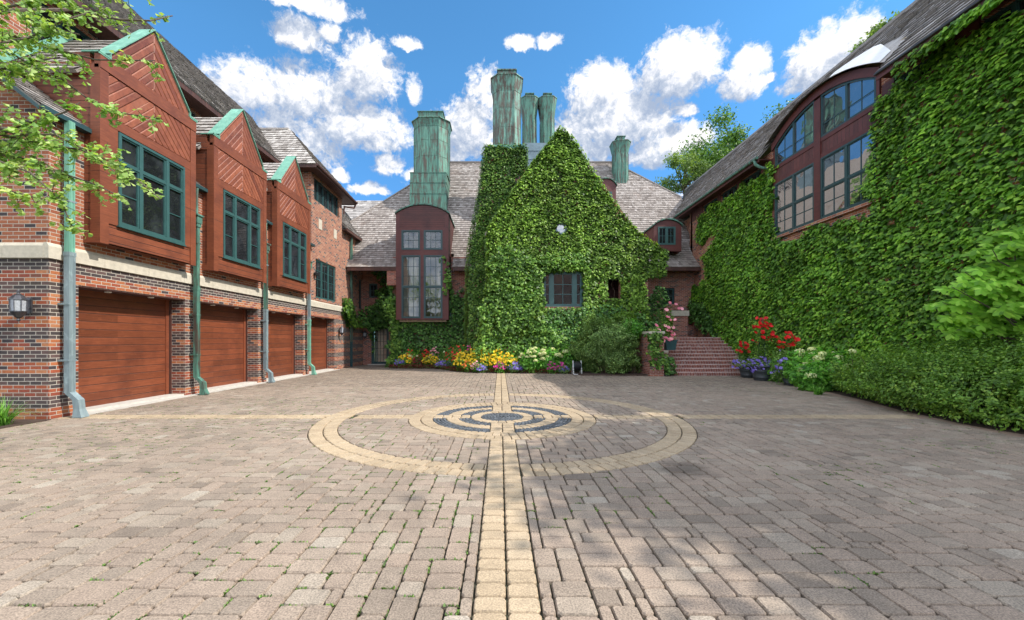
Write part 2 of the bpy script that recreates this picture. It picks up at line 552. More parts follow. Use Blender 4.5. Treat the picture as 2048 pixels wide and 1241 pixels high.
def glass_clear(name, ior=1.7, tint=(.9, .93, .92)):
    k = mat(name)
    k.n.remove(k.b)
    tr = k.new('ShaderNodeBsdfTransparent')
    tr.inputs[0].default_value = (*tint, 1)
    gl = k.new('ShaderNodeBsdfGlossy')
    gl.inputs['Roughness'].default_value = .01
    fr = k.new('ShaderNodeFresnel')
    fr.inputs[0].default_value = ior
    co = obj_co(k)
    k.put(gl.inputs['Normal'], k.bump(k.noise(co, .9, 2, .5), .5, .015))
    mx = k.new('ShaderNodeMixShader')
    k.l.new(fr.outputs[0], mx.inputs[0])
    k.l.new(tr.outputs[0], mx.inputs[1])
    k.l.new(gl.outputs[0], mx.inputs[2])
    k.l.new(mx.outputs[0], k.out.inputs[0])
    return k.mat


M['glass_clear'] = glass_clear('clear_glass', 1.8)
M['glass_thin'] = glass_clear('thin_clear_glass', 1.25, (.62, .66, .66))


# ------------------------------------------------------------------ mesh building
class MB:
    def __init__(s):
        s.v = []; s.f = []; s.r = []; s.m = []; s.done = []

    def face(s, pts, rnd=0.5, mi=0):
        n = len(s.v)
        s.v.extend([tuple(p) for p in pts])
        s.f.append(tuple(range(n, n + len(pts))))
        s.r.append(rnd); s.m.append(mi)

    def add(s, verts, faces, rnd=.5, mi=0):
        n = len(s.v)
        s.v.extend([tuple(p) for p in verts])
        for f in faces:
            s.f.append(tuple(i + n for i in f)); s.r.append(rnd); s.m.append(mi)

    def box(s, x0, x1, y0, y1, z0, z1, rnd=.5, mi=0):
        if x0 > x1: x0, x1 = x1, x0
        if y0 > y1: y0, y1 = y1, y0
        if z0 > z1: z0, z1 = z1, z0
        v = [(x0, y0, z0), (x1, y0, z0), (x1, y1, z0), (x0, y1, z0), (x0, y0, z1), (x1, y0, z1), (x1, y1, z1), (x0, y1, z1)]
        s.add(v, [(0, 3, 2, 1), (4, 5, 6, 7), (0, 1, 5, 4), (1, 2, 6, 5), (2, 3, 7, 6), (3, 0, 4, 7)], rnd, mi)

    def abox(s, ax, pos, out, u0, u1, z0, z1, o0, o1, mi=0, rnd=.5):
        a, b = pos + out * o0, pos + out * o1
        if ax == 'x':
            s.box(a, b, u0, u1, z0, z1, rnd, mi)
        else:
            s.box(u0, u1, a, b, z0, z1, rnd, mi)

    def prism(s, pts, ext, rnd=.5, mi=0):
        ext = Vector(ext)
        a = [Vector(p) for p in pts]
        n = Vector((0, 0, 0))
        for i in range(len(a)):
            n += a[i].cross(a[(i + 1) % len(a)])
        if n.dot(ext) > 0:
            a.reverse()
        b = [p + ext for p in a]
        k = len(a)
        v = a + b
        fs = [tuple(range(k)), tuple(range(2 * k - 1, k - 1, -1))]
        for i in range(k):
            j = (i + 1) % k
            fs.append((i, i + k, j + k, j))
        s.add(v, fs, rnd, mi)

    def tube(s, pts, rad, seg=8, rnd=.5, mi=0, cap=True):
        pts = [Vector(p) for p in pts]
        if not isinstance(rad, (list, tuple)):
            rad = [rad] * len(pts)
        base = len(s.v)
        up = Vector((0, 0, 1))
        for i, p in enumerate(pts):
            d = (pts[min(i + 1, len(pts) - 1)] - pts[max(i - 1, 0)])
            if d.length < 1e-9: d = Vector((0, 0, 1))
            d.normalize()
            a = d.cross(up)
            if a.length < .05: a = d.cross(Vector((1, 0, 0)))
            a.normalize(); b = d.cross(a)
            for q in range(seg):
                t_ = 2 * math.pi * q / seg
                s.v.append(tuple(p + (a * math.cos(t_) + b * math.sin(t_)) * rad[i]))
        for i in range(len(pts) - 1):
            for q in range(seg):
                q2 = (q + 1) % seg
                s.f.append((base + i * seg + q, base + i * seg + q2, base + (i + 1) * seg + q2, base + (i + 1) * seg + q))
                s.r.append(rnd); s.m.append(mi)
        if cap:
            s.f.append(tuple(base + q for q in range(seg))[::-1]); s.r.append(rnd); s.m.append(mi)
            e = base + (len(pts) - 1) * seg
            s.f.append(tuple(e + q for q in range(seg))); s.r.append(rnd); s.m.append(mi)

    def lathe(s, c, prof, seg=16, rnd=.5, mi=0, sx=1, sy=1, rot=0):
        base = len(s.v)
        for (r, z) in prof:
            for q in range(seg):
                t_ = 2 * math.pi * (q + rot) / seg
                s.v.append((c[0] + r * math.cos(t_) * sx, c[1] + r * math.sin(t_) * sy, c[2] + z))
        for i in range(len(prof) - 1):
            for q in range(seg):
                q2 = (q + 1) % seg
                s.f.append((base + i * seg + q, base + i * seg + q2, base + (i + 1) * seg + q2, base + (i + 1) * seg + q))
                s.r.append(rnd); s.m.append(mi)
        s.f.append(tuple(base + q for q in range(seg))[::-1]); s.r.append(rnd); s.m.append(mi)
        e = base + (len(prof) - 1) * seg
        s.f.append(tuple(e + q for q in range(seg))); s.r.append(rnd); s.m.append(mi)

    def holes(s, ax, pos, out, u0, u1, v0, v1, holes, t=.3, mi=0):
        """wall slab, its face at pos and t thick behind, with rectangular openings (a,b,c,d)=(ua,ub,va,vb)"""
        us = sorted({u0, u1, *[h for a in holes for h in a[:2] if u0 < h < u1]})
        vs = sorted({v0, v1, *[h for a in holes for h in a[2:4] if v0 < h < v1]})
        def P3(u, v, o):
            return (pos + out * o, u, v) if ax == 'x' else (u, pos + out * o, v)
        def inh(u, v):
            return any(a <= u <= b and c <= v <= d for a, b, c, d in holes)
        flip = (ax == 'x' and out < 0) or (ax == 'y' and out > 0)
        def q(p, rev=False):
            s.face(p[::-1] if (rev ^ flip) else p, .5, mi)
        for i in range(len(us) - 1):
            for j in range(len(vs) - 1):
                a, b, c, d = us[i], us[i + 1], vs[j], vs[j + 1]
                if inh((a + b) / 2, (c + d) / 2): continue
                q([P3(a, c, 0), P3(b, c, 0), P3(b, d, 0), P3(a, d, 0)])
                q([P3(a, c, -t), P3(b, c, -t), P3(b, d, -t), P3(a, d, -t)], True)
        for (a, b, c, d) in holes:
            a_, b_, c_, d_ = max(a, u0), min(b, u1), max(c, v0), min(d, v1)
            if d_ <= v1 - 1e-6: q([P3(a_, d_, 0), P3(b_, d_, 0), P3(b_, d_, -t), P3(a_, d_, -t)])
            if c_ > v0 + 1e-6: q([P3(a_, c_, 0), P3(a_, c_, -t), P3(b_, c_, -t), P3(b_, c_, 0)])
            q([P3(a_, c_, 0), P3(a_, d_, 0), P3(a_, d_, -t), P3(a_, c_, -t)])
            q([P3(b_, c_, 0), P3(b_, c_, -t), P3(b_, d_, -t), P3(b_, d_, 0)])
        q([P3(u0, v1, 0), P3(u1, v1, 0), P3(u1, v1, -t), P3(u0, v1, -t)])
        q([P3(u0, v0, 0), P3(u0, v1, 0), P3(u0, v1, -t), P3(u0, v0, -t)], True)
        q([P3(u1, v0, 0), P3(u1, v0, -t), P3(u1, v1, -t), P3(u1, v1, 0)], True)

    def cut(s):
        """what follows is a separate piece, built as an object of its own"""
        if s.f:
            s.done.append((s.v, s.f, s.r, s.m)); s.v = []; s.f = []; s.r = []; s.m = []

    def build(s, name, mats, parent=None, smooth=False, label=None, local=False):
        if s.done:
            s.cut()
            q, s.done = s.done, []
            for s.v, s.f, s.r, s.m in q:
                o = s.build(name, mats, parent, smooth, label, local)
            return o
        me = bpy.data.meshes.new(name)
        me.from_pydata(s.v, [], s.f)
        if not isinstance(mats, (list, tuple)): mats = [mats]
        for m_ in mats:
            me.materials.append(M[m_] if isinstance(m_, str) else m_)
        me.polygons.foreach_set('material_index', s.m)
        at = me.attributes.new('rnd', 'FLOAT', 'FACE')
        at.data.foreach_set('value', s.r)
        if smooth:
            me.polygons.foreach_set('use_smooth', [True] * len(s.f))
        me.update()
        auto_uv(me)
        o = bpy.data.objects.new(name, me)
        COL.objects.link(o)
        if parent: setp(o, parent, local)
        if label: o['label'] = label
        return o


def setp(o, parent, local=False):
    """parent o; unless local, o keeps its world coordinates"""
    o.parent = parent
    if not local and parent.type == 'EMPTY':
        o.matrix_parent_inverse = Matrix.Translation(parent.location).inverted()


def auto_uv(me):
    n = len(me.polygons)
    nor = np.zeros(n * 3); me.polygons.foreach_get('normal', nor); nor = np.abs(nor.reshape(-1, 3))
    lt = np.zeros(n, dtype=int); me.polygons.foreach_get('loop_total', lt)
    li = np.zeros(len(me.loops), dtype=int); me.loops.foreach_get('vertex_index', li)
    co = np.zeros(len(me.vertices) * 3); me.vertices.foreach_get('co', co); co = co.reshape(-1, 3)
    pn = np.repeat(nor, lt, axis=0)
    c = co[li]
    ax = np.argmax(pn + np.array([0, .0005, -.05]), axis=1)
    u = np.where(ax == 0, c[:, 1], c[:, 0])
    v = np.where(ax == 2, c[:, 1], c[:, 2])
    uv = me.uv_layers.new(name='UVMap')
    uv.data.foreach_set('uv', np.stack([u, v], 1).ravel())


def empty(name, loc, label, cat, group=None):
    o = bpy.data.objects.new(name, None)
    o.location = loc
    o.empty_display_size = .2
    COL.objects.link(o)
    tag(o, label, cat, group)
    return o


def tag(o, label=None, cat=None, group=None, kind=None):
    if label: o['label'] = label
    if cat: o['category'] = cat
    if group: o['group'] = group
    if kind: o['kind'] = kind
    return o


def P(x, y, D):
    return Vector(((x - CX) * D / F, D, H + (CY - y) * D / F))


def px_on_x(x, y, X):
    D = X * F / (x - CX)
    return (D, H + (CY - y) * D / F)


def px_on_y(x, y, D):
    return ((x - CX) * D / F, H + (CY - y) * D / F)


def gnd(x, y, z=0.0):
    D = (H - z) * F / (y - CY)
    return Vector(((x - CX) * D / F, D, z))


def ray_plane(x, y, p0, n):
    d = Vector(((x - CX) / F, 1, (CY - y) / F)); c = Vector((0, 0, H))
    n = Vector(n); k = (Vector(p0) - c).dot(n) / d.dot(n)
    return c + d * k


def clip(poly, a, b, c):
    """keep a*x+b*y+c>=0"""
    out = []
    n = len(poly)
    for i in range(n):
        p, q = poly[i], poly[(i + 1) % n]
        dp = a * p[0] + b * p[1] + c; dq = a * q[0] + b * q[1] + c
        if dp >= 0: out.append(p)
        if (dp >= 0) != (dq >= 0):
            k = dp / (dp - dq)
            out.append((p[0] + (q[0] - p[0]) * k, p[1] + (q[1] - p[1]) * k))
    return out


def area(p):
    return .5 * sum(p[i][0] * p[(i + 1) % len(p)][1] - p[(i + 1) % len(p)][0] * p[i][1] for i in range(len(p)))


def shingles(mb, pts, course=.21, wmin=.12, wmax=.26, tk=.028, u_dir=None, base=True):
    """overlapping wooden shingles on a convex planar roof polygon given by 3D points"""
    pts = [Vector(p) for p in pts]
    n = Vector((0, 0, 0))
    for i in range(len(pts)):
        n += pts[i].cross(pts[(i + 1) % len(pts)])
    n.normalize()
    if n.z < 0:
        n = -n; pts.reverse()
    u = Vector(u_dir) if u_dir else Vector((0, 0, 1)).cross(n)
    u.normalize()
    v = n.cross(u)
    if v.z < 0: v = -v; u = -u
    o = pts[0]
    poly = [((p - o).dot(u), (p - o).dot(v)) for p in pts]
    if area(poly) < 0: poly.reverse()
    edges = []
    for i in range(len(poly)):
        p, q = poly[i], poly[(i + 1) % len(poly)]
        a, b = -(q[1] - p[1]), (q[0] - p[0])
        L = math.hypot(a, b)
        if L < 1e-6: continue
        edges.append((a / L, b / L, -(a * p[0] + b * p[1]) / L))
    if base:
        mb.prism([p - n * .004 for p in pts], -n * .05, .1, 0)
    vmin = min(p[1] for p in poly); vmax = max(p[1] for p in poly)
    j = 0
    vv = vmin
    while vv < vmax:
        cs = course
        # u range at this course
        band = clip(clip(poly, 0, 1, -(vv - .001)), 0, -1, vv + cs)
        if len(band) >= 3:
            ua = min(p[0] for p in band); ub = max(p[0] for p in band)
            x = ua - R() * wmax
            tone = U(-.12, .12)
            while x < ub:
                w = U(wmin, wmax)
                lo = vv - U(0, .022) if vv > vmin + .01 else vv
                q = [(x + .004, lo), (x + w - .004, lo), (x + w - .004, vv + cs), (x + .004, vv + cs)]
                for e in edges:
                    q = clip(q, *e)
                    if len(q) < 3: break
                if len(q) >= 3:
                    t0 = tk * U(.75, 1.3)
                    top = [o + u * a + v * b + n * (.002 + t0 * max(0, 1 - (b - lo) / (cs + .02))) for a, b in q]
                    r = min(1, max(0, random.gauss(.5, .22) + tone))
                    mb.face(top, r)
                    for i in range(len(q)):
                        a, b = q[i], q[(i + 1) % len(q)]
                        if abs(a[1] - lo) < 1e-4 and abs(b[1] - lo) < 1e-4:
                            A = o + u * a[0] + v * a[1]; B = o + u * b[0] + v * b[1]
                            mb.face([A, B, B + n * t0, A + n * t0], r * .5)
                x += w
        vv += cs
        j += 1


def leaf_mesh(name, pos, nrm, down, size, rnd, material, shape='ivy', parent=None, fold=.18, local=False):
    """many leaves in one mesh; pos,nrm,down (N,3); leaf extends from pos towards 'down'"""
    N = len(pos)
    pos = np.asarray(pos, float); nrm = np.asarray(nrm, float); down = np.asarray(down, float)
    size = np.asarray(size, float).reshape(-1, 1)
    nrm /= np.linalg.norm(nrm, axis=1, keepdims=True) + 1e-9
    side = np.cross(nrm, down); side /= np.linalg.norm(side, axis=1, keepdims=True) + 1e-9
    dn = np.cross(side, nrm)
    if shape == 'ivy':
        T = [(0, 0, 0), (-.52, .22, -fold), (-.30, .50, -fold * .5), (0, 1, -.10), (.30, .50, -fold * .5), (.52, .22, -fold)]
        FS = [(0, 3, 2, 1), (0, 5, 4, 3)]
    elif shape == 'oval':
        T = [(0, 0, 0), (-.27, .38, -fold * .6), (-.2, .75, -fold * .5), (0, 1, -.06), (.2, .75, -fold * .5), (.27, .38, -fold * .6)]
        FS = [(0, 3, 2, 1), (0, 5, 4, 3)]
    elif shape == 'fan':
        T = [(0, 0, 0), (-.55, .75, -.05), (-.12, 1.0, .06), (.12, 1.0, .06), (.55, .75, -.05)]
        FS = [(0, 2, 1), (0, 4, 3), (0, 3, 2)]
    elif shape == 'quad':
        T = [(0, 0, 0), (-.32, .5, -fold), (0, 1, 0), (.32, .5, -fold)]
        FS = [(0, 3, 2, 1)]
    elif shape == 'flower':
        T = [(0, 0, -.12)] + [(math.cos(a) * .5, math.sin(a) * .5, .05) for a in [i * math.pi / 3 for i in range(6)]]
        FS = [(0, 1, 2), (0, 2, 3), (0, 3, 4), (0, 4, 5), (0, 5, 6), (0, 6, 1)]
    elif shape == 'blade':
        T = [(-.03, 0, 0), (.03, 0, 0), (.022, .5, .06), (-.022, .5, .06), (0, 1, -.08)]
        FS = [(0, 1, 2, 3), (3, 2, 4)]
    K = len(T)
    V = np.zeros((N, K, 3))
    for i, (a, b, c) in enumerate(T):
        V[:, i] = pos + (side * a + dn * b + nrm * c) * size
    me = bpy.data.meshes.new(name)
    me.vertices.add(N * K)
    me.vertices.foreach_set('co', V.ravel())
    lens = [len(f) for f in FS]
    flat = np.concatenate([np.array(f) for f in FS])
    loops = (flat[None, :] + (np.arange(N) * K)[:, None]).ravel()
    me.loops.add(len(loops))
    me.loops.foreach_set('vertex_index', loops)
    ls = np.concatenate([[0], np.cumsum(lens)[:-1]])
    starts = (ls[None, :] + (np.arange(N) * sum(lens))[:, None]).ravel()
    me.polygons.add(N * len(FS))
    me.polygons.foreach_set('loop_start', starts.astype(np.int32))
    me.polygons.foreach_set('loop_total', np.tile(lens, N).astype(np.int32))
    me.update(calc_edges=True)
    at = me.attributes.new('rnd', 'FLOAT', 'FACE')
    at.data.foreach_set('value', np.repeat(np.clip(rnd, 0, 1), len(FS)))
    me.materials.append(M[material])
    o = bpy.data.objects.new(name, me)
    COL.objects.link(o)
    if parent: setp(o, parent, local)
    return o


rng = np.random.default_rng(11)


def vnoise(p, scale, seed=0):
    """cheap smooth value noise on (N,k) points"""
    p = np.asarray(p, float) / scale + seed * 17.3
    i = np.floor(p).astype(int); f = p - i; f = f * f * (3 - 2 * f)
    k = p.shape[1]
    out = 0
    for c in range(2 ** k):
        o = np.array([(c >> b) & 1 for b in range(k)])
        w = np.prod(np.where(o == 1, f, 1 - f), axis=1)
        h = ((i + o) * np.array([374761, 668265, 982451][:k])).sum(axis=1) + seed * 7919
        h = (h ^ (h >> 13)) * 1274126177
        h = h & 0xffffff
        out = out + w * (h / 0xffffff)
    return out


def in_poly(u, v, poly):
    ins = np.zeros(len(u), bool)
    n = len(poly)
    for i in range(n):
        x0, y0 = poly[i]; x1, y1 = poly[(i + 1) % n]
        c = ((y0 > v) != (y1 > v)) & (u < (x1 - x0) * (v - y0) / (y1 - y0 + 1e-12) + x0)
        ins ^= c
    return ins

# ================================================================== GROUND
def struct(o):
    o['kind'] = 'structure'
    return o


mb = MB()
mb.face([(-500, -300, -.10), (500, -300, -.10), (500, 900, -.10), (-500, 900, -.10)])
k = mat('lawn')
co = obj_co(k)
k.put(k.b.inputs['Base Color'], k.mix(k.noise(co, .25, 6, .7), (.035, .075, .015), (.075, .13, .03)))
k.b.inputs['Roughness'].default_value = .95
struct(mb.build('ground', k.mat))

mb = MB()
mb.box(-16, 12.5, -14, 25.5, -.25, -.03)
struct(mb.build('courtyard_bed', 'soil'))

# paving pattern -----------------------------------------------------
X0, Y0 = 0.04, 7.82
SW = .195                    # half width of the tan cross bands
RO, RI = 3.46, 3.01          # outer tan ring
R1 = 1.81                    # medallion
PX0, PX1, PY0, PY1 = -.155 - 116 * .078, 11.3, 7.625 - 104 * .078, 24.9


def bed_edge(y):             # right-hand edge of the paving
    pts = [(-14, 8.6), (3, 8.35), (6.1, 8.1), (7.0, 8.0), (8.5, 8.3), (10, 8.85), (12.7, 9.6), (14.3, 10.4), (15.5, 11.2), (17, 11.2), (30, 11.2)]
    for (a, xa), (b, xb) in zip(pts, pts[1:]):
        if y <= b: return xa + (xb - xa) * (y - a) / (b - a)
    return 11.2


def front_edge(x):           # far edge of the paving (flower bed, steps)
    pts = [(-6.1, 24.8), (-6.0, 21.4), (-3.3, 21.2), (-2.4, 19.8), (-1.5, 18.6), (3.3, 17.9), (3.5, 17.0), (6.2, 16.9), (12, 16.95)]
    if x < -6.1: return 24.8
    for (a, ya), (b, yb) in zip(pts, pts[1:]):
        if x <= b: return ya + (yb - ya) * (x - a) / (b - a)
    return 17


def rounded(poly, gap, rad, jit=0.0):
    """inset convex polygon by gap, then round its corners"""
    if area(poly) < 0: poly = poly[::-1]
    n = len(poly)
    E = []
    for i in range(n):
        p, q = poly[i], poly[(i + 1) % n]
        a, b = -(q[1] - p[1]), (q[0] - p[0])
        L = math.hypot(a, b)
        if L < .008: continue
        E.append((a / L, b / L, -(a * p[0] + b * p[1]) / L - gap - U(0, jit)))
    q = poly
    for e in E:
        q = clip(q, *e)
        if len(q) < 3: return None
    # drop near-duplicate points
    o = []
    for p in q:
        if not o or math.hypot(p[0] - o[-1][0], p[1] - o[-1][1]) > .006: o.append(p)
    if len(o) > 2 and math.hypot(o[0][0] - o[-1][0], o[0][1] - o[-1][1]) <= .006: o.pop()
    if len(o) < 3 or area(o) < .0012: return None
    out = []
    n = len(o)
    for i in range(n):
        p0, p, p1 = o[i - 1], o[i], o[(i + 1) % n]
        for w in (p0, p1):
            d = math.hypot(w[0] - p[0], w[1] - p[1])
            k_ = min(rad * U(.6, 1.4), d * .35) / d
            out.append((p[0] + (w[0] - p[0]) * k_, p[1] + (w[1] - p[1]) * k_))
    return out


pav = {'paver': MB(), 'paver_tan': MB(), 'cobble': MB()}


def paver(kind, poly, gap=.005, rad=.018, h=.0, bev=.008, detail=True):
    q = rounded(poly, gap, rad, .003)
    if not q: return
    b = pav[kind]
    r = min(1, max(0, random.gauss(.5, .17)))
    h += U(-.003, .003)
    if not detail:
        b.face([(x, y, h) for x, y in q], r)
        return
    cx = sum(p[0] for p in q) / len(q); cy = sum(p[1] for p in q) / len(q)
    L = max(.04, max(math.hypot(p[0] - cx, p[1] - cy) for p in q))
    k_ = 1 - bev / L
    tx, ty = U(-.02, .02), U(-.02, .02)
    top = [(cx + (x - cx) * k_, cy + (y - cy) * k_, h + tx * (x - cx) + ty * (y - cy)) for x, y in q]
    low = [(x, y, h - .012) for x, y in q]
    bot = [(x, y, -.03) for x, y in q]
    m_ = len(q)
    v = top + low + bot
    fs = [tuple(range(m_))]
    for i in range(m_):
        j = (i + 1) % m_
        fs.append((i + m_, j + m_, j, i)); fs.append((i + 2 * m_, j + 2 * m_, j + m_, i + m_))
    b.add(v, fs, r)


C_ = .078
JOINTS = []
nx = int((PX1 - PX0) / C_); ny = int((PY1 - PY0) / C_)
occ = np.zeros((nx + 4, ny + 4), bool)
SIZES = [((3, 2), 6), ((2, 3), 2.6), ((4, 2), 1.6), ((4, 3), .9), ((2, 2), 2.6), ((3, 3), .6), ((2, 1), .25), ((1, 2), .4), ((1, 1), .05)]
for j in range(ny):
    for i in range(nx):
        if occ[i, j]: continue
        opt = [(s_, w) for s_, w in SIZES if not occ[i:i + s_[0], j:j + s_[1]].any() and w > 0]
        # avoid leaving slivers of a single cell to the right
        good = []
        for s_, w in opt:
            e = i + s_[0]
            free = 0
            while free < 2 and e + free < nx + 3 and not occ[e + free, j]: free += 1
            if free == 1: w *= .05
            good.append((s_, w))
        s_ = random.choices([g[0] for g in good], [g[1] for g in good])[0]
        occ[i:i + s_[0], j:j + s_[1]] = True
        x0, y0 = PX0 + i * C_, PY0 + j * C_
        x1, y1 = x0 + s_[0] * C_, y0 + s_[1] * C_
        cx, cy = (x0 + x1) / 2, (y0 + y1) / 2
        if cx > bed_edge(cy) + .1 or cy > front_edge(cx) + .1: continue
        if cx < -9.0 and cy > 7.3: continue
        poly = [(x0, y0), (x1, y0), (x1, y1), (x0, y1)]
        # cross bands
        if abs(cx - X0) < SW + .2:
            poly = clip(poly, 1, 0, -(X0 + SW)) if cx > X0 else clip(poly, -1, 0, (X0 - SW))
            if len(poly) < 3: continue
        if abs(cy - Y0) < SW + .2:
            poly = clip(poly, 0, 1, -(Y0 + SW)) if cy > Y0 else clip(poly, 0, -1, (Y0 - SW))
            if len(poly) < 3: continue
        r = math.hypot(cx - X0, cy - Y0)
        pieces = [poly]
        if r < R1 - .3: continue
        ux, uy = (cx - X0) / r, (cy - Y0) / r
        def half(p, rad_, keep_out):
            s1 = 1 if keep_out else -1
            return clip(p, s1 * ux, s1 * uy, -s1 * (ux * X0 + uy * Y0 + rad_))
        if r < R1 + .3: pieces = [half(poly, R1, True)]
        elif RI - .3 < r < RO + .3: pieces = [half(poly, RI, False), half(poly, RO, True)]
        far = cy > 13 or cy < .9
        if cy < 13 and cy > 1.2: JOINTS.append(((x0, y0), (x1, y0)) if R() < .6 else ((x0, y0), (x0, y1)))
        for p in pieces:
            if len(p) >= 3: paver('paver', p, gap=.0036 if not far else .005, detail=not far, rad=.016)

# cross bands of tan pavers
def band_ok(x, y):
    return math.hypot(x - X0, y - Y0) > R1 + .02


for side in (-1, 1):
    y = PY0 + U(0, .05)
    while y < front_edge(X0):
        d = .132 * U(.96, 1.04)
        xa, xb = sorted((X0, X0 + side * SW))
        if band_ok(X0, y + d / 2): paver('paver_tan', [(xa, y), (xb, y), (xb, y + d), (xa, y + d)], gap=.005, rad=.018, h=.002)
        y += d
    x = PX0 + .3
    while x < 8.6:
        d = .19 * U(.96, 1.04)
        ya, yb = sorted((Y0, Y0 + side * SW))
        rr = math.hypot(x + d / 2 - X0, 0)
        if rr > R1 + .05 and not (RI - .08 < rr < RO + .08) and x + d < bed_edge(Y0):
            paver('paver_tan', [(x, ya), (x + d, ya), (x + d, yb), (x, yb)], gap=.005, rad=.018, h=.002)
        x += d


def ring(kind, ra, rb, n, skipx=0.0, skipy=0.0, off=0.0, gap=.005, rad=.018):
    for q in range(n):
        a0 = 2 * math.pi * (q + off) / n; a1 = 2 * math.pi * (q + 1 + off) / n
        am = (a0 + a1) / 2
        p = [(X0 + ra * math.cos(a0), Y0 + ra * math.sin(a0)), (X0 + rb * math.cos(a0), Y0 + rb * math.sin(a0)),
             (X0 + rb * math.cos(a1), Y0 + rb * math.sin(a1)), (X0 + ra * math.cos(a1), Y0 + ra * math.sin(a1))]
        mx, my = X0 + (ra + rb) / 2 * math.cos(am), Y0 + (ra + rb) / 2 * math.sin(am)
        if skipx:
            if abs(mx - X0) < skipx + .25:
                p = clip(p, 1, 0, -(X0 + skipx)) if mx > X0 else clip(p, -1, 0, (X0 - skipx))
        if skipy and len(p) >= 3 and abs(my - Y0) < skipy + .25:
            p = clip(p, 0, 1, -(Y0 + skipy)) if my > Y0 else clip(p, 0, -1, (Y0 - skipy))
        if len(p) >= 3: paver(kind, p, gap=gap, rad=rad, h=.002)


ring('paver_tan', 3.235, RO, 150, SW); ring('paver_tan', RI, 3.235, 140, SW, 0, .4)
ring('paver_tan', 1.58, R1, 80); ring('paver_tan', 1.35, 1.58, 70, 0, 0, .3)
CW = .21
for a, b in ((1.10, 1.35), (.62, .86)):
    rr = a
    while rr < b - .01:
        ring('cobble', rr, min(rr + .062, b), int(2 * math.pi * rr / .075), CW, .14, U(0, 1), .004, .012)
        rr += .062
ring('paver_tan', .86, 1.10, 46, CW, .14)
ring('paver_tan', .42, .62, 22)
rr = 0.0
while rr < .41:
    ring('cobble', rr + .001, rr + .06, max(5, int(2 * math.pi * (rr + .03) / .07)), 0, 0, U(0, 1), .003, .012)
    rr += .06
for side in (-1, 1):                                   # bands inside the medallion
    for sgn in (-1, 1):
        y = .63
        while y < 1.34:
            xa, xb = sorted((X0, X0 + side * CW))
            ya, yb = sorted((Y0 + sgn * y, Y0 + sgn * (y + .12)))
            paver('paver_tan', [(xa, ya), (xb, ya), (xb, yb), (xa, yb)], gap=.005, rad=.018, h=.003)
            y += .12
        x = .63
        while x < 1.34:
            xa, xb = sorted((X0 + sgn * x, X0 + sgn * (x + .18)))
            ya, yb = sorted((Y0, Y0 + side * .14))
            if x + .18 < 1.36: paver('paver_tan', [(xa, ya), (xb, ya), (xb, yb), (xa, yb)], gap=.005, rad=.018, h=.003)
            x += .18
struct(pav['paver'].build('courtyard_pavers', 'paver'))
struct(pav['paver_tan'].build('tan_paver_bands', 'paver_tan'))
struct(pav['cobble'].build('dark_cobble_rings', 'cobble'))

# moss and small weeds in the joints
J = np.array([(a[0], a[1], b[0], b[1]) for a, b in JOINTS])
mid = (J[:, :2] + J[:, 2:]) / 2
w_ = vnoise(mid, 1.1, 3) * .6 + vnoise(mid, .3, 5) * .4 + np.where(mid[:, 0] < 0, .13, -.10) + rng.normal(0, .06, len(mid))
J = J[w_ > .60]
rep = 26
J = np.repeat(J, rep, axis=0)
ff = np.repeat(rng.uniform(.1, .9, len(J) // rep), rep) + rng.normal(0, .16, len(J))
ff = np.clip(ff, 0, 1)
px_ = J[:, 0] + (J[:, 2] - J[:, 0]) * ff + rng.normal(0, .004, len(J)); py_ = J[:, 1] + (J[:, 3] - J[:, 1]) * ff + rng.normal(0, .004, len(J))
okm = (np.hypot(px_ - X0, py_ - Y0) > 1.85) & (np.abs(np.hypot(px_ - X0, py_ - Y0) - 3.23) > .24) & (np.abs(px_ - X0) > .2)
px_, py_ = px_[okm], py_[okm]
n_ = len(px_)
a_ = rng.uniform(0, 2 * np.pi, n_)
o = leaf_mesh('joint_weeds', np.stack([px_, py_, np.full(n_, -.012)], 1),
              np.stack([np.cos(a_) * .8, np.sin(a_) * .8, np.full(n_, .6)], 1),
              np.stack([np.cos(a_) * .7, np.sin(a_) * .7, np.full(n_, .55)], 1) , rng.uniform(.010, .024, n_), rng.random(n_), 'moss', 'oval')
tag(o, kind='stuff')

# concrete apron in front of the garage doors, and edging
mb = MB()
mb.prism([(-9.35, 7.9, -.02), (-8.35, 7.9, -.02), (-8.35, 20.6, -.02), (-9.35, 20.6, -.02)], (0, 0, .034))
for k_ in range(4):
    y0 = 8.03 + 3.23 * k_
    mb.box(-9.3, -8.60, y0 + .004, y0 + 2.716, .013, .055)
struct(mb.build('concrete_apron', 'concrete'))
mb = MB()
ys = np.linspace(-8, 15.2, 60)
for a, b in zip(ys[:-1], ys[1:]):
    xa, xb = bed_edge(a), bed_edge(b)
    mb.prism([(xa, a, -.06), (xa + .35, a, -.06), (xb + .35, b, -.06), (xb, b, -.06)], (0, 0, .055))
struct(mb.build('bed_edging', 'gravel_edge'))
mb = MB()
for a, b in zip(ys[:-1], ys[1:]):
    xa, xb = bed_edge(a) + .35, bed_edge(b) + .35
    mb.face([(xa, a, .0), (11.3, a, .06), (11.3, b, .06), (xb, b, .0)])
mb.face([(bed_edge(15.2) + .3, 15.2, 0), (11.3, 15.2, .06), (11.3, 16.8, .06), (10.9, 16.8, 0)])
pts = [(-6.1, 22.7), (-6.0, 21.4), (-3.3, 21.2), (-2.4, 19.8), (-1.5, 18.6), (3.3, 17.9), (3.5, 17.0), (6.3, 16.95), (6.3, 22.7)]
for i in range(1, 7):
    pass
mb.prism([(x, y, -.02) for x, y in pts], (0, 0, .07))
struct(mb.build('planting_beds', 'mulch'))

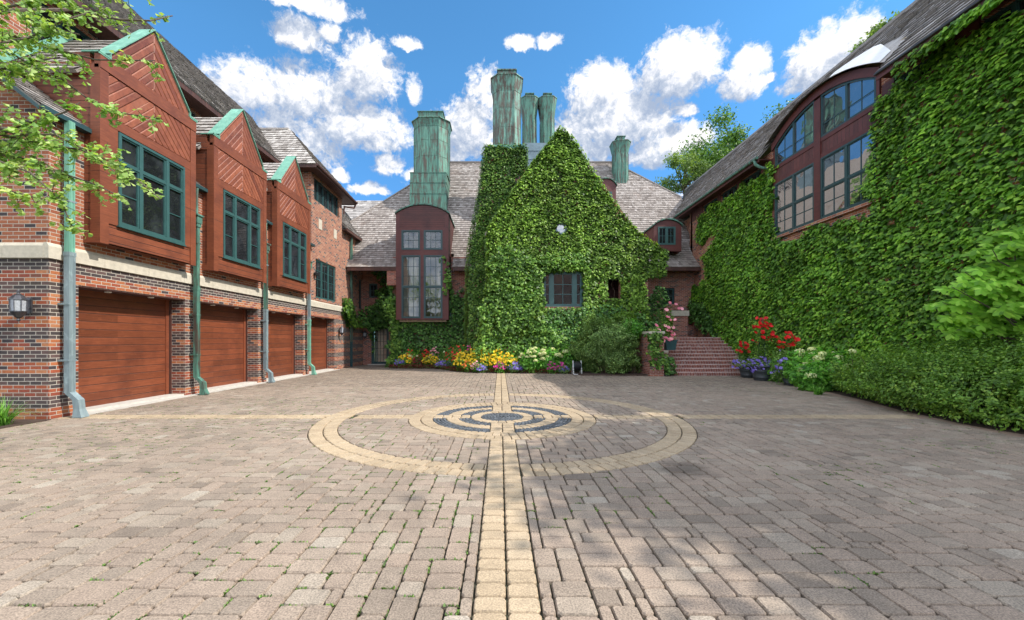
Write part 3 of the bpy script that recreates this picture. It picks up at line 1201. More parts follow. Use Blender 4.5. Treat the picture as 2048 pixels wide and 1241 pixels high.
# ================================================================== WINDOWS
def window(parent, ax, pos, out, u0, u1, z0, z1, cols=1, rows=1, fw=.06, mw=.022, bars=(), transom=(), matf='teal', matg='glass',
           name='window', depth=.07, recess=0.0, divs=None, gt=.012, label=None):
    """framed window: bars = thick mullion positions (u), transom = thick rail heights; each cell gets its muntins (cols x rows or divs)"""
    mb = MB(); g = MB()
    p = pos - out * recess
    A = lambda a, b, c, d, o0, o1: mb.abox(ax, p, out, a, b, c, d, o0, o1)
    A(u0, u1, z0, z0 + fw, -depth, .02); A(u0, u1, z1 - fw, z1, -depth, .02)
    A(u0, u0 + fw, z0 + fw, z1 - fw, -depth, .018); A(u1 - fw, u1, z0 + fw, z1 - fw, -depth, .018)
    us = [u0] + sorted(bars) + [u1]; zs = [z0] + sorted(transom) + [z1]
    for b in bars: A(b - fw * .75, b + fw * .75, z0 + fw, z1 - fw, -depth, .016)
    for i in range(len(us) - 1):
        for j in range(len(zs) - 1):
            a = us[i] + (fw if i == 0 else fw * .75); b = us[i + 1] - (fw if i == len(us) - 2 else fw * .75)
            c = zs[j] + (fw if j == 0 else fw * .5); d = zs[j + 1] - (fw if j == len(zs) - 2 else fw * .5)
            if j < len(zs) - 2: A(a, b, zs[j + 1] - fw * .5, zs[j + 1] + fw * .5, -depth, .012)
            sw = fw * .6                                  # sash
            for q in ((a, b, c, c + sw), (a, b, d - sw, d), (a, a + sw, c + sw, d - sw), (b - sw, b, c + sw, d - sw)):
                A(*q, -depth * .8, -.004)
            nc, nr = (divs[j][i] if divs else (cols, rows))
            for q in range(1, nc):
                x = a + sw + (b - a - 2 * sw) * q / nc
                A(x - mw / 2, x + mw / 2, c + sw, d - sw, -depth * .7, -depth * .2)
            for q in range(1, nr):
                z = c + sw + (d - c - 2 * sw) * q / nr
                A(a + sw, b - sw, z - mw / 2, z + mw / 2, -depth * .7, -depth * .22)
            g.abox(ax, p, out, a + sw * .5, b - sw * .5, c + sw * .5, d - sw * .5, -depth * .55, -depth * .55 + gt)
    f = mb.build(name, matf, parent, label=label)
    g.build('pane', matg, f)
    return f


# ================================================================== GARAGE WING (left)
GX = -8.57
garage = empty('garage_wing', (GX, 7.5, 0), 'long brick garage wing on the left with four wooden garage doors and red timber bays', 'building')
OP = [(8.03 + 3.23 * i, 10.75 + 3.23 * i) for i in range(4)]
ZB = 3.066
mb = MB()
hol = [(a, b, -1, 2.63) for a, b in OP]
mb.holes('x', GX, 1, 7.5, 25.2, -.05, ZB, hol, .42)
mb.box(-16, GX - .42, 7.5, 7.9, -.05, ZB)
mb.box(-9.6, -9.4, 7.9, 21, 0, 2.9)
mb.build('banded_wall', 'brick_band', garage)
# upper brick wall with the windows of the tower part
mb = MB()
WL = (18.37, 20.6, 3.5, 5.33)
CL = (18.2, 21.05, 8.03, 9.08)
mb.holes('x', GX, 1, 7.5, 17.95, 3.36, 5.9, [], .3)
mb.holes('x', GX, 1, 17.95, 21.4, 3.36, 9.3, [WL, CL], .3)
mb.holes('x', GX - .02, 1, 21.4, 25.2, ZB + .002, 7.62, [(24.05, 24.75, 3.45, 5.3)], .3)
mb.box(-12.0, GX - .3, 17.95, 18.2, 6.0, 9.6); mb.cut()
mb.prism([(GX - .3, 7.5, 3.36), (-16, 7.5, 3.36), (-16, 7.5, 11.0), (-10.2, 7.5, 7.2), (GX - .3, 7.5, 6.1)], (0, .3, 0))
mb.prism([(GX, 7.5, 5.9), (GX - .3, 7.5, 5.9), (GX - .3, 7.5, 6.14)], (0, .3, 0))
mb.holes('x', -10.2, 1, 7.8, 17.95, 6.0, 9.9, [(8.6, 11.1, 8.05, 9.1), (12.6, 15.6, 8.05, 9.1)], .3)
mb.build('upper_wall', 'brick_up', garage)
for a, b in ((8.6, 11.1), (12.6, 15.6)):
    window(garage, 'x', -10.2, 1, a, b, 8.05, 9.1, 1, 2, bars=[a + (b - a) * q / 4 for q in (1, 2, 3)], matf='teal_dark', recess=.1)
# limestone band with a chamfered top
mb = MB()
def band_x(y0, y1):
    x = GX + .045
    mb.prism([(GX - .05, y0, ZB + .003), (x, y0, ZB + .003), (x, y0, 3.30), (GX + .01, y0, 3.365), (GX - .05, y0, 3.365)], (0, y1 - y0, 0))
y = 7.455
while y < 21.4:
    d = min(1.07, 21.4 - y)
    band_x(y + .003, y + d - .003)
    y += d
x = -16
while x < GX - .06:
    d = min(1.1, GX - .052 - x)
    mb.prism([(x + .003, 7.55, ZB + .003), (x + .003, 7.455, ZB + .003), (x + .003, 7.455, 3.30), (x + .003, 7.49, 3.365), (x + .003, 7.55, 3.365)], (d - .006, 0, 0))
    x += d
mb.box(-16, GX - .05, 7.5, 7.9, ZB, 3.36)
mb.build('stone_band', 'stone', garage)
mb = MB()
mb.box(GX - .3, GX + .03, WL[0] - .05, WL[1] + .05, 3.37, 3.5)
mb.build('window_sill', 'brick_up', garage)
for (a, b, c, d) in ((18.65, 18.98, 6.80, 7.27), (20.35, 20.68, 6.80, 7.27)):
    mb = MB(); mb.box(GX - .02, GX + .025, a, b, c, d); mb.build('stone_block', 'stone', garage)
window(garage, 'x', GX, 1, *WL[:2], *WL[2:], 2, 4, bars=[19.11, 19.86], recess=.06, label='green casement window with small panes above the far garage door')
window(garage, 'x', GX, 1, *CL[:2], *CL[2:], 2, 2, bars=[CL[0] + (CL[1] - CL[0]) * q / 5 for q in range(1, 5)], recess=.1, matf='teal_dark', label='high ribbon window under the eave')
window(garage, 'x', GX - .02, 1, 24.05, 24.75, 3.45, 5.3, 1, 1, bars=[24.4], recess=.12, matf='teal_dark')

for a, b in OP:                                                     # garage doors
    mb = MB()
    mb.box(-9.06, -9.0, a + .0, b - .0, .055, 2.63)
    d = mb.build('garage_door', 'wood_door', garage)
    mb = MB()
    mb.box(-9.0, -8.975, a + .0, a + .13, .06, 2.63); mb.cut(); mb.box(-9.0, -8.975, b - .13, b, .06, 2.63)
    mb.build('door_stile', 'wood_trim', d)
    mb = MB()
    mb.box(-9.0, -8.93, b - .04, b, .06, 2.58)
    mb.build('door_track', 'soffit', d)
    mb = MB(); mb.box(-8.99, GX - .01, a, b, 2.60, 2.628); mb.build('lintel_board', 'soffit', garage)
    for q in (.3, .7):
        mb = MB(); mb.lathe((-8.78, a + (b - a) * q, 2.575), [(.055, 0), (.065, .012), (.065, .026)], 12); mb.build('soffit_light', 'white', garage)

# bays ----------------------------------------------------------------
def bay(k_):
    y0 = 8.118 + 3.23 * k_; y1 = y0 + 2.56; yc = (y0 + y1) / 2
    fx = -8.22
    z0, zs, zp = 3.523, 7.30, 8.85
    wy0, wy1 = y0 + .39, y1 - .39
    mb = MB()
    # body behind the face (sides boarded), open for the window
    mb.holes('x', fx - .03, 1, y0 + .02, y1 - .02, z0 + .03, zs - .12, [(wy0, wy1, 3.99, 6.0)], .12)
    mb.box(-10.15, fx - .15, y0 + .02, y0 + .14, z0 + .03, zs - .05)
    mb.box(-10.15, fx - .15, y1 - .14, y1 - .02, z0 + .03, zs - .05)
    mb.box(-10.15, fx - .15, y0 + .14, y1 - .14, z0 + .03, z0 + .12)
    b = mb.build('timber_bay', 'wood_bay', garage, label=['nearest red timber bay with pointed gable', 'middle red timber bay with pointed gable', 'farthest red timber bay with pointed gable'][k_])
    # trim: corner posts, rails, window surround
    mb = MB()
    A = lambda a, c, d, e, o0=-.03, o1=.0: mb.box(fx + o0, fx + o1, a, c, d, e)
    A(y0, y0 + .18, z0, 7.13); A(y1 - .18, y1, z0, 7.13)
    A(y0, y1, 7.13, 7.42, -.12, .012)
    A(y0 + .18, y1 - .18, 6.03, 6.24, -.03, -.004)
    A(y0 + .18, wy0, 3.97, 6.03, -.03, -.008); A(wy1, y1 - .18, 3.97, 6.03, -.03, -.008)
    mb.box(-10.15, fx - .031, y0, y0 + .02, z0, z0 + .16)
    mb.box(fx - .2, fx - .03, y0, y0 + .02, z0 + .16, 7.2)
    mb.box(fx - .2, fx - .03, y1 - .02, y1, z0 + .16, 7.2)
    mb.build('trim', 'wood_trim', b)
    # chevron boards
    mb = MB()
    def boards(poly, ang, w=.135):
        ca, sa = math.cos(ang), math.sin(ang)
        if area(poly) < 0: poly = poly[::-1]
        nn = [(-sa * p[0] + ca * p[1]) for p in poly]
        q = math.floor(min(nn) / w)
        while q * w < max(nn):
            p = clip(clip(poly, -sa, ca, -(q * w)), sa, -ca, (q + 1) * w)
            q += 1
            if len(p) < 3 or abs(area(p)) < .0005: continue
            g = .004; L = []
            n_ = len(p)
            E = []
            for i in range(n_):
                a, c = p[i], p[(i + 1) % n_]
                e = (-(c[1] - a[1]), c[0] - a[0]); l = math.hypot(*e)
                if l < .004: continue
                E.append((e[0] / l, e[1] / l, -(e[0] * a[0] + e[1] * a[1]) / l))
            inn, out_ = p, p
            for e in E: out_ = clip(out_, e[0], e[1], e[2] - .002)
            for e in E: inn = clip(inn, e[0], e[1], e[2] - .017)
            if len(inn) < 3 or len(out_) != len(inn) :
                if len(out_) >= 3: mb.face([(fx - .012, a, c) for a, c in out_], R())
                continue
            r = R()
            mb.face([(fx - .008, a, c) for a, c in inn], r)
            # bevel skirt
            m_ = len(inn)
            for i in range(m_):
                j = (i + 1) % m_
                mb.face([(fx - .022, *out_[i]), (fx - .022, *out_[j]), (fx - .008, *inn[j]), (fx - .008, *inn[i])], r)
        mb.face([(fx - .024, a, c) for a, c in poly], .0)
    za, zb = 6.24, 7.13
    a45 = math.atan2(zp - 7.5, 1.07)
    boards([(y0 + .18, za), (yc, za), (yc, zb), (y0 + .18, zb)], a45 * .92)
    boards([(yc, za), (y1 - .18, za), (y1 - .18, zb), (yc, zb)], -a45 * .92)
    g0 = y0 + .23; g1 = y1 - .23
    boards([(g0, 7.42), (yc, 7.42), (yc, zp - .02), (g0 + .0, 7.50)], a45)
    boards([(yc, 7.42), (g1, 7.42), (g1, 7.50), (yc, zp - .02)], -a45)
    mb.build('chevron_boards', 'chevron', b)
    mb = MB()
    mb.prism([(fx - .03, g0 - .02, 7.42), (fx - .03, g1 + .02, 7.42), (fx - .03, g1 + .02, 7.52), (fx - .03, yc, zp), (fx - .03, g0 - .02, 7.52)], (-.2, 0, 0))
    mb.build('gable_backing', 'wood_bay', b)
    # copper coping along the gable, with its short shoulder
    mb = MB()
    def strip(p, q, w0, w1, t_=.03):
        (ya, za_), (yb, zb_) = p, q
        mb.prism([(w0, ya, za_), (w0, yb, zb_), (w0, yb, zb_ + t_), (w0, ya, za_ + t_)], (w1 - w0, 0, 0))
    for sgn in (-1, 1):
        yi = yc + sgn * (yc - g0 + .03)
        strip((yi, 7.525), (yc, zp + .03), fx - .36, fx + .02)
        ye = y0 - .03 if sgn < 0 else y1 + .03
        strip((yi, 7.43), (ye, 7.43), fx - .36, fx + .03)
        mb.box(fx - .36, fx + .025, min(yi, yi - sgn * .02), max(yi, yi - sgn * .02), 7.40, 7.55)
        mb.box(fx - .002, fx + .022, min(ye, yi), max(ye, yi), 7.40, 7.46)
    mb.build('gable_coping', 'patina_clean', b)
    # shingled roof behind the parapet
    mb = MB()
    e = .14
    zr = 8.62; ze = 6.98
    sl = (zr - ze) / (yc - y0 + e)
    for sgn in (-1, 1):
        ye = y0 - e if sgn < 0 else y1 + e
        pts_ = [(fx - .36, ye, ze), (fx - .36, yc, zr), (-11.2, yc, zr), (-10.25, ye, ze)]
        shingles(mb, pts_, .23, .12, .28, .035)
    mb.build('bay_roof', 'shingle_lt', b)
    mb = MB()
    mb.box(fx - .62, fx - .2, y0 - .01, y0 + .1, 7.0, 7.42); mb.cut()
    mb.box(fx - .62, fx - .2, y1 - .1, y1 + .01, 7.0, 7.42)
    mb.build('parapet_side', 'wood_bay', b)
    wz = 5.36
    w = window(garage, 'x', fx, 1, wy0, wy1, 3.99, 6.0, fw=.055, bars=[wy0 + .53, wy1 - .53], transom=[wz], recess=.0, depth=.1,
               divs=[[(1, 2), (1, 1), (1, 2)], [(1, 1), (1, 1), (1, 1)]], name='bay_window', label=['large green window of the nearest bay', 'green window of the middle bay', 'green window of the farthest bay'][k_])
    mb = MB()
    mb.box(fx - .03, fx + .035, wy0 - .02, wy1 + .02, 3.955, 3.988); mb.build('sill', 'teal', w)


for k_ in range(3): bay(k_)

# low shed roof along the garage front
mb = MB()
segs = [(7.28, 8.118)] + [(10.678 + 3.23 * k_, 11.348 + 3.23 * k_) for k_ in range(2)] + [(17.138, 17.94)]
for a, b in segs:
    mb.cut(); shingles(mb, [(GX + .1, a, 5.86), (GX + .1, b, 5.86), (-10.2, b, 7.22), (-10.2, a, 7.22)], .2, .12, .24, .03)
mb.build('shed_roof', 'shingle_dk', garage)
mb = MB()
for a, b in segs:
    mb.cut(); mb.box(GX + .1, GX + .18, a, b, 5.76, 5.85)
    mb.box(GX + .002, GX + .1, a + (.24 if a < 8 else .02), b, 5.76, 5.80)
mb.cut(); mb.prism([(GX + .1, 7.26, 5.76), (-10.2, 7.26, 7.12), (-10.2, 7.26, 7.19), (GX + .1, 7.26, 5.83)], (0, -.03, 0))
mb.build('gutter', 'teal_dark', garage)
mb = MB()
mb.prism([(-10.19, 7.9, 6.98), (-10.19, 9.40, 8.66), (-10.19, 9.40, 8.86), (-10.19, 7.9, 7.22)], (.03, 0, 0))
mb.build('flashing', 'patina_clean', garage)

# main roof of the wing
EX, EZ, PIT = -9.6, 9.30, 1.15
RX, RZ = -12.96, 9.30 + 1.15 * (12.96 - 9.6)
mb = MB()
shingles(mb, [(EX, 2.0, EZ), (EX, 17.3, EZ), (RX, 20.6, RZ), (RX, 2.0, RZ)], .26, .14, .32, .045, u_dir=(0, 1, 0))
mb.prism([(RX - .02, 2, RZ - .02), (RX - 5, 2, RZ - 5.7), (RX - 5, 20.6, RZ - 5.7), (RX - .02, 20.6, RZ - .02)], (0, 0, -.08))
mb.build('main_roof', 'shingle_dk', garage)
mb = MB()
mb.box(-10.2, EX - .04, 2.0, 17.3, EZ - .11, EZ - .06)
mb.box(EX - .04, EX - .002, 2.0, 17.3, EZ - .16, EZ + .0)
mb.build('eave_soffit', 'soffit', garage)
mb = MB()
mb.box(-16, -10.5, 7.8, 24, 3.4, 9.2)
mb.build('inner_wall', 'brick_up', garage)

# tower roof (hipped towards the court)
TX, TY0, TY1, TYC = -8.1, 17.4, 22.3, 19.85
HX, HZ = TX - 2.45, EZ + 1.15 * 2.45
mb = MB()
shingles(mb, [(TX, TY0, EZ), (-11.0, TY0, EZ), (-13.3, TYC, HZ), (HX, TYC, HZ)], .235, .13, .28, .035)
shingles(mb, [(TX, TY0, EZ), (HX, TYC, HZ), (TX, TY1, EZ)], .235, .13, .28, .035)
shingles(mb, [(TX, TY1, EZ), (-11.0, TY1, EZ), (-13.3, TYC, HZ), (HX, TYC, HZ)], .235, .13, .28, .035)
mb.prism([(HX - .05, TYC - .09, HZ - .03), (HX - .05, TYC + .09, HZ - .03), (-13.3, TYC + .09, HZ - .03), (-13.3, TYC - .09, HZ - .03)], (0, 0, .08), .4)
mb.build('tower_roof', 'shingle_lt', garage)
mb = MB()
mb.prism([(TX - .03, TY0 + .03, EZ - .12), (TX - .03, TY1 - .03, EZ - .12), (-11, TY1 - .03, EZ - .12), (-11, TY0 + .03, EZ - .12)], (0, 0, .06))
mb.box(TX - .03, TX, TY0, TY1, EZ - .15, EZ - .01); mb.box(-11, TX - .03, TY0, TY0 + .03, EZ - .15, EZ - .01); mb.box(-11, TX - .03, TY1 - .03, TY1, EZ - .15, EZ - .01)
mb.build('tower_soffit', 'soffit', garage)
mb = MB()
mb.tube([(TX + .03, TY0, EZ - .02), (TX + .03, TY1, EZ - .05)], .06, 8)
mb.tube([(TX + .0, TY1 - .1, EZ - .10), (TX - .1, TY1 - .1, EZ - .35), (GX + .1, 21.5, EZ - .5), (GX + .06, 21.5, EZ - .9)], .05, 8)
mb.build('tower_gutter', 'soffit', garage)

# lower roof beyond the tower
mb = MB()
shingles(mb, [(-8.28, 21.4, 7.60), (-8.28, 25.4, 7.60), (-11.3, 28.4, 11.0), (-11.3, 21.4, 11.0)], .2, .12, .26, .03, u_dir=(0, 1, 0))
mb.build('lower_roof', 'shingle_dk', garage)
mb = MB()
mb.box(GX - .02, -8.32, 21.4, 25.2, 7.50, 7.53); mb.box(-8.32, -8.28, 21.4, 25.3, 7.45, 7.60)
mb.build('lower_soffit', 'soffit', garage)
# plain roof far behind
mb = MB()
shingles(mb, [(-20, 29.5, 9.0), (-7.5, 29.5, 9.0), (-7.5, 33, 13.2), (-20, 33, 13.2)], .24, .2, .4, .03)
mb.build('back_roof', 'shingle_dk', garage)

# downspouts
def downspout(x, y, ztop, mats, kick=True, seam=2.9, top='hopper'):
    d = MB()
    def seg(z0, z1, w, mi):
        d.box(x - w, x + w, y - w, y + w, z0, z1, .5, mi)
        for q in (-1, 1): d.box(x + w, x + w + .008, y + q * w * .5 - .008, y + q * w * .5 + .008, z0, z1, .5, mi)
    seg(seam, ztop, .053, 0); seg(.48 if kick else .02, seam, .057, 1)
    d.box(x - .064, x + .064, y - .064, y + .064, seam - .05, seam + .03, .5, 1)
    for zb3 in (1.1, 2.2, 4.2):
        if zb3 < ztop: d.box(GX + .001, x + .062, y - .075, y + .075, zb3, zb3 + .035, .5, 1)
    if kick:
        a = [(x - .06, y - .06, .50), (x - .06, y + .06, .50), (x + .06, y + .06, .50), (x + .06, y - .06, .50)]
        def loft(r0, r1):
            d.add(r0 + r1, [(0, 1, 5, 4), (1, 2, 6, 5), (2, 3, 7, 6), (3, 0, 4, 7), (4, 5, 6, 7), (3, 2, 1, 0)], .5, 1)
        b = [(p[0] + .17, p[1] + .0, p[2] - .15) for p in a]
        c = [(p[0] + .19, p[1], p[2] - .33) for p in a]
        e = [(p[0] + (.19 if i < 2 else .25), p[1] + (-.02 if i in (0, 3) else .02), .01) for i, p in enumerate(a)]
        loft(b, a); loft(c, b); loft(e, c)
    o = d.build('downspout', mats, garage)
    if top == 'hopper':
        h = MB()
        h.box(x - .09, x + .09, y - .09, y + .09, ztop, ztop + .20)
        h.box(x - .075, x + .075, y - .075, y + .075, ztop - .1, ztop)
        h.box(x - .12, x + .12, y - .12, y + .12, ztop + .2, ztop + .24)
        h.build('rain_hopper', 'patina', o)
        h = MB(); h.tube([(x, y, ztop + .24), (x, y, 5.5), (x + .01, y, 5.73)], .04, 8); h.build('upper_pipe', 'patina', o)


PXL = GX + .16
downspout(PXL, 7.72, 5.78, ['patina_clean', 'pipe_grey'], seam=3.2, top='')
downspout(PXL, 10.95, 4.75, ['patina', 'patina'], seam=2.95)
downspout(PXL, 14.18, 4.75, ['patina', 'pipe_grey'], seam=2.6)
downspout(PXL, 17.41, 4.75, ['pipe_grey', 'patina_clean'], seam=2.4)
downspout(GX + .09, 22.55, 7.4, ['patina', 'teal_dark'], kick=False, seam=1.4, top='')

# ================================================================== MAIN HOUSE (centre)
house = empty('main_house', (2, 22.6, 0), 'brick main house closing the court, with steep shingle roof and green copper chimneys', 'building')
FY = 22.6                       # front wall plane
EY, EZH, PH = 22.35, 5.72, 1.30 # main eave
def rp(x, y):                   # photo pixel -> point on the main roof plane
    return ray_plane(x, y, (0, EY, EZH), (0, -PH, 1))


RY = rp(1050, 326).y; RZH = EZH + PH * (RY - EY)
rl, rr_ = rp(893, 326), rp(1228, 329)
mb = MB()
BW = (-5.76, -2.62)             # gap where the tall bay breaks the eave
low = 6.55; lowY = EY + (low - EZH) / PH
pL, pR = rp(700, 446), rp(1363, 396)
sp = lambda x: (x, lowY, low)
nco = round((pL.z - low) / (.2 * PH / math.hypot(1, PH)))
zmid = low + nco * .2 * PH / math.hypot(1, PH); ymid = lowY + (zmid - low) / PH
fh = (zmid - pL.z) / (RZH - pL.z); xmid = pL.x + (rl.x - pL.x) * fh
shingles(mb, [(-10.2, lowY, low), (12.6, lowY, low), (12.6, ymid, zmid), (-10.2, ymid, zmid)], .2, .10, .24, .028)
shingles(mb, [(xmid, ymid, zmid), (pR.x, ymid, zmid), tuple(pR), (rr_.x, RY, RZH), (rl.x, RY, RZH)], .2, .10, .24, .028)
# flared lower part
FZ, FYE = 5.60, 21.95
for a, b in ((-8.9, BW[0]), (BW[1] - .05, 11.15)):
    shingles(mb, [(a, FYE, FZ), (b, FYE, FZ), (b, lowY + .01, low + .01), (a, lowY + .01, low + .01)], .2, .10, .24, .028)
mb.prism([(rl.x, RY - .1, RZH - .05), (rr_.x, RY - .1, RZH - .05), (rr_.x, RY + .1, RZH - .05), (rl.x, RY + .1, RZH - .05)], (0, 0, .12), .25)
mb.prism([(-10, RY + .15, RZH - .2), (12.6, RY + .15, RZH - .2), (12.6, RY + 6, 5), (-10, RY + 6, 5)], (0, .1, 0), .2) if False else None
mb.face([(rl.x, RY + .1, RZH), (rr_.x, RY + .1, RZH), (12.6, RY + 7, EZH), (-10, RY + 7, EZH)], .3)
def hipcap(a, b, w=.13):
    a, b = Vector(a), Vector(b)
    mb.tube([a + Vector((0, 0, .02)), b + Vector((0, 0, .02))], .07, 6, .35)
hipcap(pL, (rl.x, RY, RZH)); hipcap((rr_.x, RY, RZH), pR)
mb.build('main_roof', 'shingle', house)
mb = MB()
for a, b in ((-8.5, BW[0]), (BW[1], 11.15)):
    mb.cut()
    mb.box(a, b, FYE + .03, FY - .01, FZ - .12, FZ - .08)
    mb.box(a, b, FYE, FYE + .03, FZ - .20, FZ - .01)
mb.build('eave_soffit', 'soffit', house)
# walls
mb = MB()
mb.holes('y', FY, -1, -6.15, -1.0, -.1, 6.3, [(-5.6, -2.8, 2.75, 6.4)], .3)
mb.cut(); mb.holes('y', FY + .2, -1, 9.0, 11.2, .5, 6.3, [(9.42, 10.08, 3.62, 4.55)], .3)
mb.cut(); mb.holes('y', 24.7, -1, -8.9, -6.15, -.1, 6.0, [(-8.05, -6.95, -.2, 2.45), (-8.20, -7.66, 4.2, 5.08)], .3)
mb.box(-6.15, -5.85, FY + .3, 24.7, -.1, 6.0); mb.cut()
mb.box(6.4, 9.0, FY + .2, FY + .5, .5, 6.2)
mb.build('front_wall', 'brick_house', house)
mb = MB()
mb.box(-6.3, -5.75, 22.0, 22.3, 4.6, 5.5)
mb.build('porch_pier', 'brick_house', house)
window(house, 'y', 24.7, -1, -8.20, -7.66, 4.2, 5.08, 2, 2, recess=.08, matf='teal_dark')
d = window(house, 'y', 24.7, -1, -8.05, -6.95, .03, 2.45, 4, 5, fw=.10, recess=.04, matf='teal_dark', matg='glass_clear', name='glazed_door')
mb = MB(); mb.box(-8.0, -7.0, 25.2, 25.25, 0, 2.4); mb.build('door_curtain', 'curtain', house)
mb = MB(); mb.box(-8.15, -6.85, 24.3, 24.69, .0, .05); mb.build('door_step', 'concrete', house)
window(house, 'y', FY + .2, -1, 9.42, 10.08, 3.62, 4.55, 2, 2, recess=.08, matf='teal_dark')
mb = MB(); mb.box(9.66, 10.66, 22.25, 22.79, 2.90, 3.20); mb.build('stone_cap', 'stone', house)
mb = MB(); mb.box(9.72, 10.6, 22.3, 22.79, 1.2, 2.90); mb.build('stair_pier', 'brick_house', house)

# tall timber bay with curved head
BY = 21.85
bx0, bx1 = P(792, 0, BY).x, P(897, 0, BY).x
zt = P(0, 411, BY).z; zsp = P(0, 428, BY).z; zb = P(0, 640, BY).z
def zz(y): return P(0, y, BY).z
def xx(x): return P(x, 0, BY).x
wins = [(xx(803), xx(840), zz(500), zz(461)), (xx(847.5), xx(885), zz(500), zz(461)), (xx(803), xx(841), zz(637), zz(511)), (xx(847.5), xx(885), zz(637), zz(511))]
mb = MB()
mb.holes('y', BY, -1, bx0, bx1, zb, zz(455), [(a, b, c, d) for a, b, c, d in wins], .12)
bm = mb.build('tall_bay', 'wood_dtrim', house, label='tall red timber bay with a curved head')
mb = MB()
def arch(xa, xb, za, zt_, n=14):
    cx = (xa + xb) / 2; hw = (xb - xa) / 2; h = zt_ - za
    Rr = (hw * hw + h * h) / (2 * h)
    a0 = math.asin(hw / Rr)
    return [(cx + Rr * math.sin(-a0 + 2 * a0 * i / n), zt_ - Rr + Rr * math.cos(-a0 + 2 * a0 * i / n)) for i in range(n + 1)]
ar = arch(bx0, bx1, zsp, zt)
mb.prism([(bx0, BY, zz(455) + .002), (bx1, BY, zz(455) + .002)] + [(x, BY, z) for x, z in ar[::-1]], (0, 6.2, 0))
mb.box(bx0, bx0 + .14, BY + .12, BY + 4.0, zb, zz(455)); mb.box(bx1 - .14, bx1, BY + .12, BY + 4.0, zb, zz(455))
mb.build('bay_boards', 'wood_dark', bm)
mb = MB()
mb.box(bx0 - .004, bx0 + .2, BY - .012, BY + .02, zz(520), zsp - .02); mb.box(bx1 - .2, bx1 + .004, BY - .012, BY + .02, zz(520), zsp - .02)
mb.build('corner_boards', 'wood_dtrim', bm)
mb = MB()
ar = arch(bx0 - .06, bx1 + .06, zsp, zt + .03)
for (xa, za_), (xb, zb_) in zip(ar[:-1], ar[1:]):
    mb.prism([(xa, BY - .06, za_), (xb, BY - .06, zb_), (xb, BY - .06, zb_ + .07), (xa, BY - .06, za_ + .07)], (0, 5.5, 0))
mb.build('curved_cap', 'patina', bm)
for i, (a, b, c, d) in enumerate(wins):
    if i < 2: window(house, 'y', BY, -1, a, b, c, d, 3, 2, fw=.065, recess=.0, matf='teal_dark', matg='glass_clear')
    else: window(house, 'y', BY, -1, a, b, c, d, fw=.065, transom=[zz(574)], divs=[[(3, 3)], [(3, 3)]], matf='teal_dark', matg='glass_clear')
mb = MB()                                             # the room behind it, with curtains
mb.box(bx0 + .15, bx1 - .15, BY + 3.6, BY + 3.7, zb, zz(440)); mb.box(bx0 + .15, bx1 - .15, BY + .2, BY + 3.6, zb - .1, zb - .02)
mb.build('room', 'room', house)
mb = MB()
def curtain(xa, xb, y, z0, z1, n=26, amp=.05, pinch=None):
    L = []
    for i in range(n + 1):
        x = xa + (xb - xa) * i / n
        L.append((x, y + amp * math.sin(i * 1.7) + U(-.01, .01)))
    for (x0_, y0_), (x1_, y1_) in zip(L[:-1], L[1:]):
        mb.face([(x0_, y0_, z0), (x1_, y1_, z0), (x1_, y1_, z1), (x0_, y0_, z1)])
curtain(wins[2][0] - .05, wins[2][0] + .75, BY + .5, zb, zz(505)); mb.cut(); curtain(wins[3][1] - .35, wins[3][1] + .1, BY + .5, zb, zz(505))
mb.cut(); curtain(wins[2][0] + .35, wins[2][0] + .95, BY + .9, zb, zz(505))
mb.build('curtains', 'curtain', house)

# copper chimneys
def octa(cx, cy, hw, hd, ch):
    return [(cx - hw + ch, cy - hd), (cx + hw - ch, cy - hd), (cx + hw, cy - hd + ch), (cx + hw, cy + hd - ch), (cx + hw - ch, cy + hd), (cx - hw + ch, cy + hd), (cx - hw, cy + hd - ch), (cx - hw, cy - hd + ch)]


